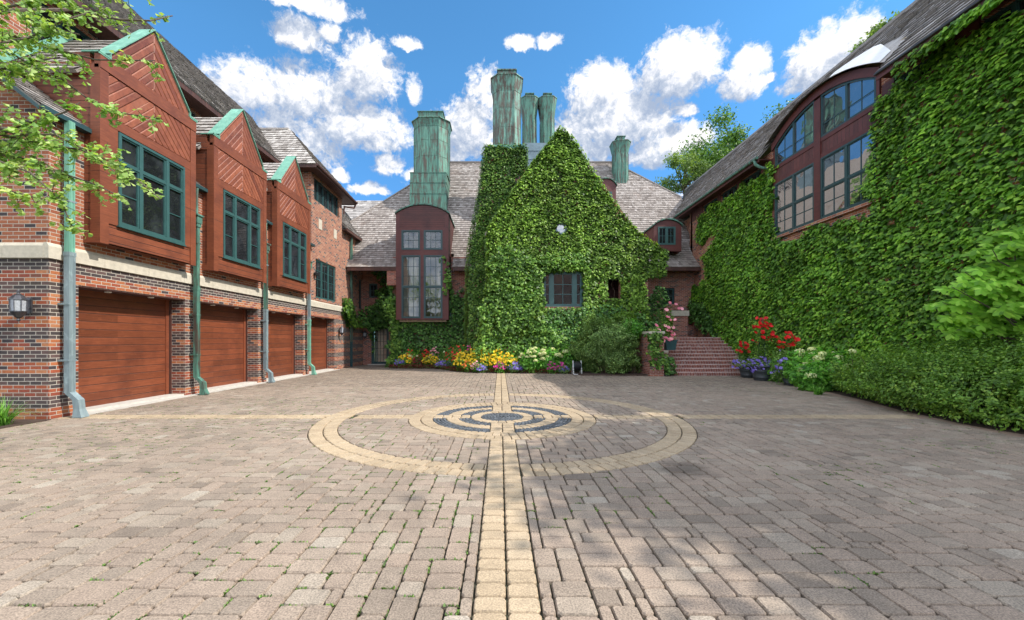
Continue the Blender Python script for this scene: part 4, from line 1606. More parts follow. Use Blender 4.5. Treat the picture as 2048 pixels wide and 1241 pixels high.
def chimney(cx, cy, hw, hd, z0, zn, zt_, flare, cap_w, cap_h, mt='patina', name='copper_chimney', parent=None):
    mb = MB()
    ch = hw * .48
    secs = [(z0, 1.0), (zn, 1.0), (zn + (zt_ - zn) * .9, flare), (zt_, flare * 1.02)]
    rings = []
    for z, s_ in secs:
        rings.append([(x, y, z) for x, y in octa(cx, cy, hw * s_, hd * s_, ch * s_)])
    for a, b in zip(rings[:-1], rings[1:]):
        for i in range(8):
            j = (i + 1) % 8
            mb.face([a[i], a[j], b[j], b[i]])
    top = [(x, y, zt_ + .22 * hw) for x, y in octa(cx, cy, hw * .72, hd * .72, ch * .72)]
    for i in range(8): mb.face([rings[-1][i], rings[-1][(i + 1) % 8], top[(i + 1) % 8], top[i]])
    mb.face(top)
    # standing seams
    for z_a, z_b, s_ in ((z0, zn, 1.0),):
        for (x, y) in octa(cx, cy, hw * 1.005, hd * 1.005, ch):
            mb.box(x - .022, x + .022, y - .022, y + .022, z_a, z_b)
        for q in (0.0,):
            mb.box(cx + q - .02, cx + q + .02, cy - hd - .022, cy - hd, z_a, z_b)
        mb.box(cx - hw - .022, cx - hw, cy - .02, cy + .02, z_a, z_b)
    for fz in (.36, .70):
        zz3 = z0 + (zn - z0) * fz
        p = octa(cx, cy, hw * 1.008, hd * 1.008, ch)
        mb.prism([(x, y, zz3) for x, y in p], (0, 0, .025))
    p = octa(cx, cy, hw * 1.015, hd * 1.015, ch)
    mb.prism([(x, y, zn) for x, y in p], (0, 0, .03))
    p = octa(cx, cy, hw * flare * 1.04, hd * flare * 1.04, ch * flare)
    mb.prism([(x, y, zt_ - .03) for x, y in p], (0, 0, .05))
    c = mb.build(name, mt, parent or house)
    mb = MB()
    cw = cap_w / 2
    mb.box(cx - cw, cx + cw, cy - cw * hd / hw, cy + cw * hd / hw, zt_ + .18 * hw, zt_ + .2 * hw + cap_h)
    mb.box(cx - cw - .05, cx + cw + .05, cy - cw * hd / hw - .05, cy + cw * hd / hw + .05, zt_ + .2 * hw + cap_h, zt_ + .2 * hw + cap_h + .05)
    mb.build('chimney_cap', mt, c)
    return c


D1 = 25.4
def s1(px): return px / F * D1
z = lambda y, D: P(0, y, D).z
# chimney 1 with stepped copper base
cx1 = P(859.5, 0, D1).x
c1 = chimney(cx1 + .0, D1 + .95, s1(33.5) * 1.03, 1.0, z(346, D1), z(252, D1), z(237, D1), 1.10, s1(50), s1(10), name='wide_copper_chimney')
mb = MB()
bw0, bw1 = P(820, 0, D1).x, P(893, 0, D1).x
ys_ = [408, 388, 366, 346]
for a, b, g_ in zip(ys_[:-1], ys_[1:], (.0, .01, .02)):
    mb.box(bw0 + g_, bw1 - g_, D1 - .1 + g_, D1 + 2.2, z(a, D1) - (1.5 if a == 408 else 0), z(b, D1) - .015)
    mb.box(bw0 - .02 + g_, bw1 + .02 - g_, D1 - .12 + g_, D1 + 2.2, z(b, D1) - .035, z(b, D1) + .0)
mb.build('chimney_base', 'patina', c1)
# ivy-clad brick stack with the tall worn copper chimney
SY = 19.7
stx0, stx1 = P(968, 0, SY).x, P(1049, 0, SY).x
mb = MB()
stk = [(P(938, 0, SY).x, 0), (P(1052, 0, SY).x, 0), (P(1050, 0, SY).x, P(0, 296, SY).z), (P(971, 0, SY).x, P(0, 296, SY).z), (P(962, 0, SY).x, P(0, 400, SY).z), (P(941, 0, SY).x, P(0, 520, SY).z)]
mb.prism([(x, SY, zz_) for x, zz_ in stk], (0, 1.9, 0))
stack = mb.build('chimney_stack', 'brick_house', house)
DC = SY + .3
mb = MB(); xa, xb = P(975, 0, SY).x, P(1050, 0, SY).x
mb.box(xa, xb, SY - .05, SY + 1.6, P(0, 298, SY).z, P(0, 291, SY).z); mb.build('stack_cap', 'patina_clean', stack)
ztp = P(0, 151, DC).z
chimney(P(1014, 0, DC).x, DC + .8, 27.5 / F * (DC), .80, P(0, 295, DC).z, P(0, 180, DC).z, ztp, 1.16, 36 / F * DC, 12 / F * DC, 'patina_worn', 'tall_copper_chimney')
D3 = 24.0
for q in (1060, 1096):
    chimney(P(q, 0, D3).x, D3 + .5, 13.5 / F * D3, .45, P(0, 290, D3).z, P(0, 235, D3).z, P(0, 194, D3).z, 1.36, 15 / F * D3, 8 / F * D3, 'patina', 'slim_copper_chimney')
mb = MB()
mb.box(P(1046, 0, D3).x, P(1113, 0, D3).x, D3 - .05, D3 + 1.1, 6, P(0, 287, D3).z)
for q in (303, 320): mb.box(P(1046, 0, D3).x - .01, P(1113, 0, D3).x + .01, D3 - .07, D3 + 1.1, P(0, q, D3).z, P(0, q, D3).z + .03)
mb.build('chimney_base', 'slate', house)
D4 = rp(1245, 356).y - .45
chimney(P(1244.5, 0, D4).x, D4 + .5, 14.0 / F * D4, .5, P(0, 366, D4).z - .6, P(0, 305, D4).z, P(0, 282, D4).z, 1.32, 15 / F * D4, 9 / F * D4, 'patina', 'slim_copper_chimney')

# ivy gable ----------------------------------------------------------
GY = 19.0
def g2(x, y): return px_on_y(x, y, GY)
apx = g2(1122, 262)
gl = g2(976, 462); gr = g2(1296, 492)
zb_ = .0
wx0, wz0 = g2(1086, 614); wx1, wz1 = g2(1167, 543)
ax0, az0 = g2(1213, 597); ax1, az1 = g2(1241, 552)
mb = MB()
zlo = min(gl[1], gr[1]) - .35
mb.holes('y', GY, -1, gl[0], gr[0], -.1, zlo, [(wx0, wx1, wz0, wz1), (ax0, ax1, az0 - .4, az1)], .35)
mb.prism([(gl[0], GY, zlo + .002), (gr[0], GY, zlo + .002), (gr[0], GY, gr[1]), (apx[0], GY, apx[1]), (gl[0], GY, gl[1])], (0, .35, 0))
mb.box(gr[0] - .35, gr[0], GY + .35, FY + .2, -.1, zlo); mb.box(gl[0], gl[0] + .35, GY + .35, FY, -.1, zlo)
gw = mb.build('gable_wall', 'brick_house', house)
mb = MB()
for a, sgn in ((gl, -1), (gr, 1)):
    mb.cut(); mb.prism([(a[0] + sgn * .15, GY + .05, a[1] - .1), (apx[0], GY + .05, apx[1] + .05), (apx[0], GY + .05, apx[1] - .1), (a[0] + sgn * .15, GY + .05, a[1] - .25)], (0, 8.2, 0))
mb.build('gable_roof', 'shingle', house)
window(house, 'y', GY, -1, wx0, wx1, wz0, wz1, fw=.09, bars=[wx0 + .42, wx1 - .42], divs=[[(1, 3), (2, 3), (1, 3)]], recess=.1, matf='teal', matg='glass_thin', mw=.03, label='window set in the ivy of the gable')
mb = MB()
mb.box(wx0 - .5, wx1 + .5, GY + 2.4, GY + 2.5, wz0 - .6, wz1 + .5); mb.box(wx0 - .5, wx0 - .45, GY + .36, GY + 2.4, wz0 - .6, wz1 + .5)
mb.box(wx1 + .45, wx1 + .5, GY + .36, GY + 2.4, wz0 - .6, wz1 + .5); mb.box(wx0 - .5, wx1 + .5, GY + .36, GY + 2.5, wz0 - .7, wz0 - .6)
mb.box(wx0 - .5, wx1 + .5, GY + .36, GY + 2.5, wz1 + .5, wz1 + .6)
mb.build('cabinet_room', 'roomwood', house)
mb = MB()
for q in (.25, .7): mb.cut(); mb.box(wx0 + (wx1 - wx0) * q - .15, wx0 + (wx1 - wx0) * q + .15, GY + 1.2, GY + 1.5, wz1 + .44, wz1 + .47)
mb.build('ceiling_lamps', 'lamp', house)
mb = MB()
mb.box(ax0 - .6, ax1 + .6, GY + 1.4, GY + 1.5, az0 - .8, az1 + .4); mb.build('porch_recess', 'wood_dark', house)
# round attic window
rx, rz = g2(1122, 458)
mb = MB()
n = 20; ra, rb_ = .20, .27
for i in range(n):
    a0, a1 = 2 * math.pi * i / n, 2 * math.pi * (i + 1) / n
    q = [(rx + r_ * math.cos(a), rz + r_ * math.sin(a)) for r_, a in ((ra, a0), (rb_, a0), (rb_, a1), (ra, a1))]
    mb.prism([(x, GY - .05, z_) for x, z_ in q], (0, .05, 0))
rw = mb.build('round_window', 'slate', house)
mb = MB(); mb.prism([(rx + .2 * math.cos(2 * math.pi * i / n), GY - .03, rz + .2 * math.sin(2 * math.pi * i / n)) for i in range(n)], (0, .02, 0))
mb.build('pane', 'glass_mirror', rw)

# dormers with curved copper heads
def dormer(x0, x1, y0, yb, ys, yt, wpx, nm, cols=2, rows=2, bars=1):
    a, b = P(x0, 0, y0).x, P(x1, 0, y0).x
    za_, zs_, zt_ = P(0, yb, y0).z, P(0, ys, y0).z, P(0, yt, y0).z
    wa, wb = P(wpx[0], 0, y0).x, P(wpx[1], 0, y0).x
    wc, wd = P(0, wpx[3], y0).z, P(0, wpx[2], y0).z
    mb = MB()
    zc = min(zs_, wd + .12)
    mb.holes('y', y0, -1, a, b, za_, zc, [(wa, wb, wc, wd)], .1)
    ar = arch(a, b, zs_, zt_)
    mb.prism([(a, y0, zc + .002), (b, y0, zc + .002)] + [(x, y0, z_) for x, z_ in ar[::-1]], (0, 4.5, 0))
    mb.box(a, a + .1, y0 + .1, y0 + 4, za_, zc); mb.box(b - .1, b, y0 + .1, y0 + 4, za_, zc)
    o = mb.build('dormer', 'wood_dtrim', house, label=nm)
    mb = MB()
    ar = arch(a - .07, b + .07, zs_ - .02, zt_ + .04)
    for (p, q), (r_, s_) in zip(ar[:-1], ar[1:]):
        mb.prism([(p, y0 - .08, q), (r_, y0 - .08, s_), (r_, y0 - .08, s_ + .07), (p, y0 - .08, q + .07)], (0, 4.0, 0))
    mb.build('curved_cap', 'patina', o)
    w_ = window(house, 'y', y0, -1, wa, wb, wc, wd, cols, rows, fw=.06, bars=[wa + (wb - wa) * (i + 1) / (bars + 1) for i in range(bars)], matf='teal', matg='glass')
    return o


dormer(1308, 1363, 22.25, 503, 452, 441, (1316, 1351, 454, 490), 'low dormer with curved copper head beside the side wing')
dormer(1192, 1232, 25.0, 425, 372, 359, (1203, 1224, 384, 412), 'small dormer half hidden behind the ivy gable', 2, 1, 0)

# ================================================================== SIDE WING (right)
SX = 11.2
side = empty('side_wing', (SX, 14, 0), 'brick side wing on the right under a long shingle roof with a big arched window', 'building')
SE, SZ = 10.7, 9.1
SRX = 13.9; SRZ = SZ + 1.15 * (SRX - SE)
WY0, WY1, WYC = 11.6, 16.1, 13.85
mb = MB()
Y_N = 6.0
rib = [(16.9, 18.3), (18.6, 20.0), (20.3, 21.8), (9.7, 11.2), (7.6, 9.2)]
mb.holes('x', SX, -1, Y_N, 23.2, -.1, 9.3, [(WY0, WY1, 5.7, 9.6)] + [(a, b, 8.5, 8.95) for a, b in rib], .35)
mb.box(SX, 18, 23.0, 23.3, 0, 9); mb.box(SX + .36, 17, Y_N, Y_N + .3, -.1, 9.1)
mb.box(SX + .36, 17, 22.8, 29.5, 0, 9)
mb.build('wall', 'brick_up', side)
mb = MB()
ys_list = (Y_N - .5, WY0 - .35, WY1 + .25, 24.6)
shingles(mb, [(SE, ys_list[0], SZ), (SE, ys_list[1], SZ), (SRX, ys_list[1], SRZ), (SRX, ys_list[0], SRZ)], .26, .14, .32, .045, u_dir=(0, 1, 0))
zc_ = 10.25; xc_ = SE + (zc_ - SZ) / 1.15
shingles(mb, [(xc_, ys_list[1], zc_), (xc_, ys_list[2], zc_), (SRX, ys_list[2], SRZ), (SRX, ys_list[1], SRZ)], .26, .14, .32, .045, u_dir=(0, 1, 0))
pe = rp(1345, 438)
shingles(mb, [(SE, ys_list[2], SZ), (SE, 24.3, SZ), (SRX, 29.5, SRZ), (SRX, ys_list[2], SRZ)], .26, .14, .32, .045, u_dir=(0, 1, 0))
# eyebrow: the roof bends over the arch in strips
def eyz(y):
    t_ = (y - WYC) / 2.62
    return 9.42 + .86 * max(0, 1 - t_ * t_)
NE = 26
yy = np.linspace(WYC - 2.62, WYC + 2.62, NE + 1)
for a, b in zip(yy[:-1], yy[1:]):
    za_, zb2 = eyz(a), eyz(b)
    p0 = (SX - .28, a, za_); p1 = (SX - .28, b, zb2)
    xa = max(SE + (za_ - SZ) / 1.15, SX - .25) + .75; xb = max(SE + (zb2 - SZ) / 1.15, SX - .25) + .75
    mb.face([p0, p1, (xb + .02, b, SZ + 1.15 * (xb - SE) + .03), (xa + .02, a, SZ + 1.15 * (xa - SE) + .03)], U(.3, .7))
mb.prism([(SRX - .1, Y_N - .5, SRZ - .08), (SRX + .1, Y_N - .5, SRZ - .08), (SRX + .1, 29.5, SRZ - .08), (SRX - .1, 29.5, SRZ - .08)], (0, 0, .12), .3)
mb.face([(SRX, Y_N - .5, SRZ), (SRX + 4.5, Y_N - .5, SRZ - 5), (SRX + 4.5, 29.5, SRZ - 5), (SRX, 29.5, SRZ)], .3)
mb.build('roof', 'shingle_dk', side)
mb = MB()
mb.prism([(18.4, Y_N, 0), (SX + .36, Y_N, 0), (SX + .36, Y_N, 9.1), (SRX, Y_N, SRZ - .1), (18.4, Y_N, 8)], (0, .25, 0))
mb.build('end_wall', 'brick_up', side)
mb = MB()
for a, b in ((ys_list[0], ys_list[1]), (ys_list[2], 24.2)):
    mb.cut()
    mb.box(SE + .03, SX - .002, a, b, SZ - .12, SZ - .08)
    mb.box(SE, SE + .03, a, b, SZ - .2, SZ + .0)
mb.build('eave_soffit', 'wood_dark', side)
mb = MB()
mb.tube([(SE - .05, ys_list[2], SZ - .02), (SE - .05, 24.2, SZ - .05)], .06, 8)
mb.tube([(SE - .05, 16.55, SZ - .06), (SE - .02, 16.5, SZ - .25), (SE + .15, 16.4, SZ - .42), (SX - .10, 16.3, SZ - .5), (SX - .08, 16.3, SZ - 1.1)], .06, 8)
mb.build('gutter', 'patina', side)
mb = MB(); mb.tube([(SE - .03, ys_list[0], SZ - .03), (SE - .03, ys_list[1], SZ - .03)], .035, 8); mb.build('gutter', 'pewter', side)
# wood fascia above ribbon windows
mb = MB()
hol = [(a, b, 8.5, 8.95) for a, b in rib]
mb.holes('x', SX - .03, -1, WY1 + .05, 23.0, 8.42, 8.975, hol, .028); mb.cut()
mb.holes('x', SX - .03, -1, Y_N, WY0 - .05, 8.42, 8.975, hol, .028)
mb.build('fascia', 'wood_dark', side)
for a, b in rib:
    window(side, 'x', SX, -1, a, b, 8.5, 8.95, 1, 1, fw=.05, bars=[a + (b - a) / 3, a + (b - a) * 2 / 3], recess=.1, matf='teal_dark')
# the arched window group
WX = SX - .06
arc = lambda y, off=0.0: 9.36 + .80 * max(0, 1 - ((y - WYC) / 2.27) ** 2) - off
mb = MB()
def wb(a, b, c, d, o0=-.10, o1=.0): mb.abox('x', WX, -1, a, b, c, d, o0, o1)
wb(WYC - .14, WYC + .14, 5.7, 9.95, -.10, .03)
wb(WY0, WY1, 7.83, 7.98, -.10, .012); wb(WY0, WY1, 8.40, 8.54, -.10, .012)
wb(WY0, WY0 + .1, 5.7, 9.40); wb(WY1 - .1, WY1, 5.7, 9.40)
fr_ = mb.build('window_timber', 'wood_dtrim', side)
mb = MB()
yy = np.linspace(WY0 - .05, WY1 + .05, 29)
for a, b in zip(yy[:-1], yy[1:]):
    mb.prism([(WX - .05, a, arc(a) - .13), (WX - .05, b, arc(b) - .13), (WX - .05, b, arc(b) + .16), (WX - .05, a, arc(a) + .16)], (.2, 0, 0))
mb.build('arch_fascia', 'wood_dtrim', fr_)
mb = MB()
mb.abox('x', WX, -1, WY0 + .1, WYC - .14, 7.98, 8.40, -.08, -.01); mb.cut(); mb.abox('x', WX, -1, WYC + .14, WY1 - .1, 7.98, 8.40, -.08, -.01)
mb.build('spandrel', 'wood_diag', fr_)
for a, b in ((WY0 + .1, WYC - .14), (WYC + .14, WY1 - .1)):
    m_ = (a + b) / 2
    window(side, 'x', WX, -1, a, b, 5.72, 7.83, fw=.06, bars=[m_], transom=[6.72], divs=[[(2, 2), (2, 2)], [(2, 1), (2, 1)]], mw=.03, matf='teal_dark', matg='glass_mirror', name='lower_window', recess=-.0)
    mb = MB(); g = MB()
    n = 12
    ys_ = np.linspace(a, b, n + 1)
    mb.abox('x', WX, -1, a, b, 8.54, 8.60, -.09, .01)
    for p, q in zip(ys_[:-1], ys_[1:]):
        mb.prism([(WX - .01, p, arc(p) - .20), (WX - .01, q, arc(q) - .20), (WX - .01, q, arc(q) - .125), (WX - .01, p, arc(p) - .125)], (.1, 0, 0))
        g.prism([(WX + .04, p, 8.56), (WX + .04, q, 8.56), (WX + .04, q, arc(q) - .16), (WX + .04, p, arc(p) - .16)], (.012, 0, 0))
    for y_, w_ in ((a + .03, .06), (b - .03, .06), (m_, .08), ((a + m_) / 2, .028), ((b + m_) / 2, .028)):
        mb.abox('x', WX, -1, y_ - w_ / 2, y_ + w_ / 2, 8.60, arc(y_) - .15, -.08, .004 if w_ > .05 else -.03)
    mb.abox('x', WX, -1, a + .06, b - .06, 8.98, 9.01, -.07, -.032)
    f_ = mb.build('arched_window', 'teal_dark', side)
    g.build('pane', 'glass_mirror', f_)
mb = MB()
mb.abox('x', WX, -1, WY0 - .05, WY1 + .05, 5.60, 5.70, -.06, .05)
mb.build('sill', 'brick_up', side)
mb = MB(); mb.box(SX + .4, SX + .5, WY0 - .3, WY1 + .3, 5.5, 10.2); mb.build('room', 'room', side)
# pale metal sheet on the near shoulder of the arch
mb = MB()
yy = np.linspace(11.35, 13.1, 9)
for a, b in zip(yy[:-1], yy[1:]):
    def pt(y, o): return Vector((SX - .30 + o, y, eyz(y) + .012 + o * .98))
    h1 = .62 * max(.02, 1 - abs((a - 12.1) / 1.2)) + .1; h2 = .62 * max(.02, 1 - abs((b - 12.1) / 1.2)) + .1
    mb.face([pt(a, 0), pt(b, 0), pt(b, h2), pt(a, h1)])
mb.build('metal_flashing', 'white', side)

# ================================================================== STEPS
mb = MB()
SY0 = 16.9
for i in range(11):
    y0 = SY0 + i * .285
    mb.box(7.32, 11.19, y0, y0 + .285 if i < 10 else 22.8, .151 * i - (.1 if i == 0 else 0), .151 * (i + 1))
st = mb.build('brick_steps', 'brick_step')
mb = MB()
for i in range(11):
    y0 = SY0 + i * .285
    mb.cut(); mb.box(7.33, 11.18, y0 - .022, y0 + .1, .151 * (i + 1) - .052, .151 * (i + 1) + .006)
mb.build('nosing', 'brick_nose', st)
tag(st, 'wide flight of eleven red brick steps climbing beside the ivy wall', 'steps')
mb = MB()
mb.box(6.30, 6.90, 16.62, 22.5, -.1, 1.80)
mb.box(6.90, 7.32, 16.86, 17.3, -.1, .68); mb.box(6.9, 7.32, 17.3, 17.9, -.1, .98); mb.box(6.9, 7.32, 17.9, 18.5, -.1, 1.30)
mb.box(6.9, 7.32, 18.5, 19.1, -.1, 1.62); mb.box(6.9, 7.32, 19.1, 21.2, -.1, 1.93); mb.box(5.4, 6.3, 18.2, 19.0, 0, 2.2)
ck = mb.build('stair_wall', 'brick_house')
tag(ck, 'stepped brick wall with pale stone caps along the left of the steps', 'low wall')
mb = MB()
for a, b, c, d, z_ in ((6.9, 7.37, 16.82, 17.33, .68), (6.82, 7.37, 17.28, 17.93, .98), (6.9, 7.37, 17.88, 18.53, 1.30), (6.9, 7.37, 18.48, 19.13, 1.62), (6.9, 7.37, 19.08, 20.4, 1.93), (6.25, 6.92, 16.57, 17.6, 1.80)):
    mb.cut(); mb.prism([(a, c, z_), (b, c, z_), (b, d, z_), (a, d, z_)], (0, 0, .10))
mb.build('stone_cap', 'stone', ck)
for i, (x_, y_, z_) in enumerate(((1285, 636, 2.36), (1300, 650, 2.02))):
    pass

# ================================================================== IVY
def ivy(name, label, ax, pos, out, poly, dens, size=(.10, .17), material='ivy', off=(.02, .16), edge=.35, seed=0, holes=(), curve=None, tilt=.75, group=None, ragged=.5, gaps=.0):
    """climbing leaves over a polygon (u,v) of a wall plane"""
    us = [p[0] for p in poly]; vs = [p[1] for p in poly]
    u0, u1, v0, v1 = min(us) - .5, max(us) + .5, min(vs) - .5, max(vs) + .5
    N = int((u1 - u0) * (v1 - v0) * dens)
    u = rng.uniform(u0, u1, N); v = rng.uniform(v0, v1, N)
    uv = np.stack([u, v], 1)
    du = (vnoise(uv, .45, seed) - .5) * ragged + (vnoise(uv, .15, seed + 5) - .5) * ragged * .5
    dv = (vnoise(uv, .45, seed + 9) - .5) * ragged + (vnoise(uv, .15, seed + 7) - .5) * ragged * .5
    keep = in_poly(u + du, v + dv, poly)
    for h in holes:
        if len(h) == 3: keep &= np.hypot(u - h[0], v - h[1]) > h[2] + (vnoise(uv, .12, seed + 2)) * .1
        else: keep &= ~((u > h[0]) & (u < h[1]) & (v > h[2]) & (v < h[3]))
    if gaps: keep &= vnoise(uv, .5, seed + 21) * .7 + vnoise(uv, .14, seed + 22) * .3 > gaps
    u, v, uv = u[keep], v[keep], uv[keep]
    n = len(u)
    b = vnoise(uv * np.array([1, 1.3]), .55, seed + 3) * .6 + vnoise(uv, .22, seed + 4) * .4
    o = off[0] + (off[1] - off[0]) * (b * .65 + rng.random(n) * .35)
    pos3 = np.zeros((n, 3)); nr = np.zeros((n, 3)); dn = np.zeros((n, 3))
    a = rng.normal(0, .5, n); tl = rng.normal(tilt, .35, n)
    if curve is not None: o = o + curve(u, v)
    w = pos + out * o
    iu, iw = (1, 0) if ax == 'x' else (0, 1)
    pos3[:, iu] = u; pos3[:, iw] = w; pos3[:, 2] = v
    nr[:, iw] = out; nr[:, 2] = tl; nr[:, iu] = a
    dn[:, 2] = -1; dn[:, iw] = out * .35; dn[:, iu] = rng.normal(0, .6, n)
    sz = rng.uniform(size[0], size[1], n)
    rnd = np.clip(.25 + .5 * (b - .3) + rng.normal(.12, .27, n), 0, 1)
    sh = rng.random(n) < .05                       # young shoots standing proud
    pos3[sh, iw] += out * rng.uniform(.03, .14, sh.sum()); sz[sh] *= .6; rnd[sh] = np.clip(rnd[sh] + .5, 0, 1)
    un = (rng.random(n) < .34) & ~sh                       # flat under-layer against the wall, leaf tone darkened as painted shade in the gaps
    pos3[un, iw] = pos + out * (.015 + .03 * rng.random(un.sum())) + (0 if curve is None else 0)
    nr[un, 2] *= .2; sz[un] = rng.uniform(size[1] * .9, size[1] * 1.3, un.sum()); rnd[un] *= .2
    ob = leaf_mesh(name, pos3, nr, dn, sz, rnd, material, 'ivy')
    tag(ob, label, 'climbing plant', group)
    return ob


def stems(parent, ax, pos, out, starts, seed=1):
    mb = MB()
    rs = random.Random(seed)
    for (u, v, top) in starts:
        p = []
        while v < top:
            w = pos + out * .02
            p.append((w, u, v) if ax == 'x' else (u, w, v))
            v += rs.uniform(.25, .5); u += rs.uniform(-.18, .18)
        if len(p) > 1: mb.tube(p, [max(.006, .022 * (1 - i / len(p))) for i in range(len(p))], 5, cap=False)
    return mb.build('stems', 'twig', parent)


PW = lambda L: [px_on_x(x, y, SX) for x, y in L]
PG = lambda L: [g2(x, y) for x, y in L]
side_poly = PW([(1394, 440), (1436, 405), (1472, 380), (1504, 359), (1530, 338), (1547, 318), (1556, 330), (1549, 400), (1553, 470), (1575, 478), (1640, 452),
                (1700, 440), (1735, 432), (1742, 412), (1731, 380), (1745, 340), (1742, 300), (1752, 262), (1737, 235), (1752, 200), (1775, 178), (1800, 166), (1840, 130), (1870, 98),
                (1950, 62), (2048, 30), (2300, -100), (2300, 900), (1560, 800), (1480, 722), (1440, 678), (1404, 648), (1384, 612), (1386, 575), (1418, 560), (1412, 530), (1400, 512), (1425, 495), (1441, 468), (1412, 478), (1398, 492), (1392, 470)])
ob = ivy('wall_ivy', 'huge sheet of bright green ivy covering the side wing wall on the right', 'x', SX, -1, side_poly, 430, (.06, .165), 'ivy_wall', (.02, .20), seed=3, ragged=.42)
stems(ob, 'x', SX, -1, [(20.5, 1.7, 8), (19, 1.4, 7), (22.4, 1.8, 5), (17.5, 1, 6)])
# trailing vine along the eave
n = 420
t_ = rng.random(n)
px_e = 1785 + t_ ** .8 * 215; py_e = CY - .71 * (px_e - CX) + rng.uniform(4, 26, n) + np.where((np.sin(px_e * .35) > .6) & (px_e < 1850), rng.uniform(0, 26, n), 0)
dd = SE * F / (px_e - CX) 
pos3 = np.stack([SE - .05 + rng.uniform(-.05, .1, n), dd, H + (CY - py_e) * dd / F - .05], 1)
ob = leaf_mesh('eave_vine', pos3, np.stack([-np.ones(n), rng.normal(0, .4, n), rng.uniform(.2, 1, n)], 1), np.stack([rng.normal(-.3, .2, n), rng.normal(0, .5, n), -np.ones(n)], 1), rng.uniform(.08, .16, n), rng.random(n), 'ivy_wall')
tag(ob, 'loose vine trailing under the near eave of the side wing', 'climbing plant')

gable_poly = PG([(1122, 258), (1108, 275), (1060, 335), (1040, 362), (1005, 415), (978, 452), (970, 480), (978, 520), (968, 580), (956, 650), (940, 750), (1215, 760), (1222, 640), (1300, 640), (1292, 600), (1290, 552),
                 (1326, 552), (1334, 520), (1330, 503), (1298, 482), (1272, 462), (1240, 425), (1190, 352), (1150, 285), (1136, 268)])
wz_m = (wz0 + wz1) / 2
ob = ivy('gable_ivy', 'dense yellow green ivy over the tall pointed gable in the middle', 'y', GY, -1, gable_poly, 430, (.07, .175), 'ivy_gable', (.02, .22), seed=8,
         holes=[(wx0 + .02, wx1 - .02, wz0 - .02, wz1 + .02), (ax0 + .02, ax1 - .02, az0, az1 - .1), (rx, rz, .20)], ragged=.16)
stems(ob, 'y', GY, -1, [(0, 0, 6), (2, 0, 2.5), (5, 0, 6)], 3)
# leaves on the left return and the top edge of the gable
L2 = PG([(1122, 258), (1060, 337), (1000, 425), (978, 458), (976, 540), (972, 750)])
P3 = []; NR = []
for (a, b) in zip(L2[:-1], L2[1:]):
    l = math.hypot(a[0] - b[0], a[1] - b[1])
    for q in range(int(l * 420)):
        k_ = R(); P3.append((a[0] + (b[0] - a[0]) * k_ - U(0, .10), GY + U(-.2, 1.1), a[1] + (b[1] - a[1]) * k_ + U(-.03, .12))); NR.append((-1, U(-.9, .1), U(.1, 1)))
L3 = PG([(1122, 258), (1150, 287), (1190, 354), (1240, 427), (1272, 464), (1298, 484), (1328, 505)])
for (a, b) in zip(L3[:-1], L3[1:]):
    l = math.hypot(a[0] - b[0], a[1] - b[1])
    for q in range(int(l * 260)):
        k_ = R(); P3.append((a[0] + (b[0] - a[0]) * k_ + U(-.04, .12), GY + U(-.2, .7), a[1] + (b[1] - a[1]) * k_ + U(-.03, .12))); NR.append((.8, U(-.9, .1), U(.1, 1)))
n = len(P3)
ob2 = leaf_mesh('edge_leaves', P3, NR, np.stack([rng.normal(0, .4, n), rng.normal(-.4, .3, n), -np.ones(n)], 1), rng.uniform(.10, .17, n), rng.random(n), 'ivy_gable', parent=ob)
# ivy pillow at the lower left of the gable, thicker and lighter
bp = PG([(985, 500), (1060, 500), (1088, 545), (1084, 640), (1120, 660), (1118, 750), (950, 750), (968, 600)])
ivy('corner_ivy', 'thick pale leaved ivy bulging beside the gable window down to the flowers', 'y', GY, -1, bp, 300, (.10, .19), 'ivy', (.20, .48), seed=14, ragged=.5, gaps=.25)
# ivy round the low window
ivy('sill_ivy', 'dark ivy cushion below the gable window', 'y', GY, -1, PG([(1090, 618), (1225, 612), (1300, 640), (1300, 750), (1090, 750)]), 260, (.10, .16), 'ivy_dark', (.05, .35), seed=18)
ivy('overhang_ivy', 'light fringe of ivy hanging over the top of the gable window', 'y', GY, -1, PG([(1072, 512), (1175, 506), (1182, 538), (1150, 543), (1120, 540), (1095, 544), (1080, 552)]), 280, (.09, .15), 'ivy', (.15, .40), seed=19)
mbx = MB()

# chimney stack ivy
PS = lambda L: [px_on_y(x, y, SY) for x, y in L]
ob = ivy('stack_ivy', 'dark ivy wrapped round the brick stack under the tall copper chimney', 'y', SY, -1,
         PS([(970, 294), (1047, 294), (1052, 310), (1050, 345), (1030, 352), (1030, 362), (1060, 400), (1060, 760), (934, 760), (938, 520), (946, 470), (959, 400), (967, 340)]), 400, (.08, .16), 'ivy_stack', (.02, .16), seed=25, ragged=.10)
P3 = []; NR = []
L2 = PS([(970, 293), (964, 350), (955, 405), (942, 475), (935, 530), (932, 750)])
for (a, b) in zip(L2[:-1], L2[1:]):
    l = math.hypot(a[0] - b[0], a[1] - b[1])
    for q in range(int(l * 330)):
        k_ = R(); P3.append((a[0] + (b[0] - a[0]) * k_ - U(0, .14), SY + U(-.15, 1.8), a[1] + (b[1] - a[1]) * k_)); NR.append((-1, U(-.8, .1), U(.1, 1)))
for q in range(900):
    P3.append((U(stx0, stx1 + .1), SY + U(-.15, 1.3), P(0, 293, SY).z + U(-.05, .10))); NR.append((U(-.3, .3), U(-.6, .1), 1))
for q in range(420):
    P3.append((stx1 + U(.02, .18), SY + U(-.1, 1.0), U(P(0, 335, SY).z, P(0, 293, SY).z))); NR.append((1, U(-.8, .1), U(.1, 1)))
n = len(P3)
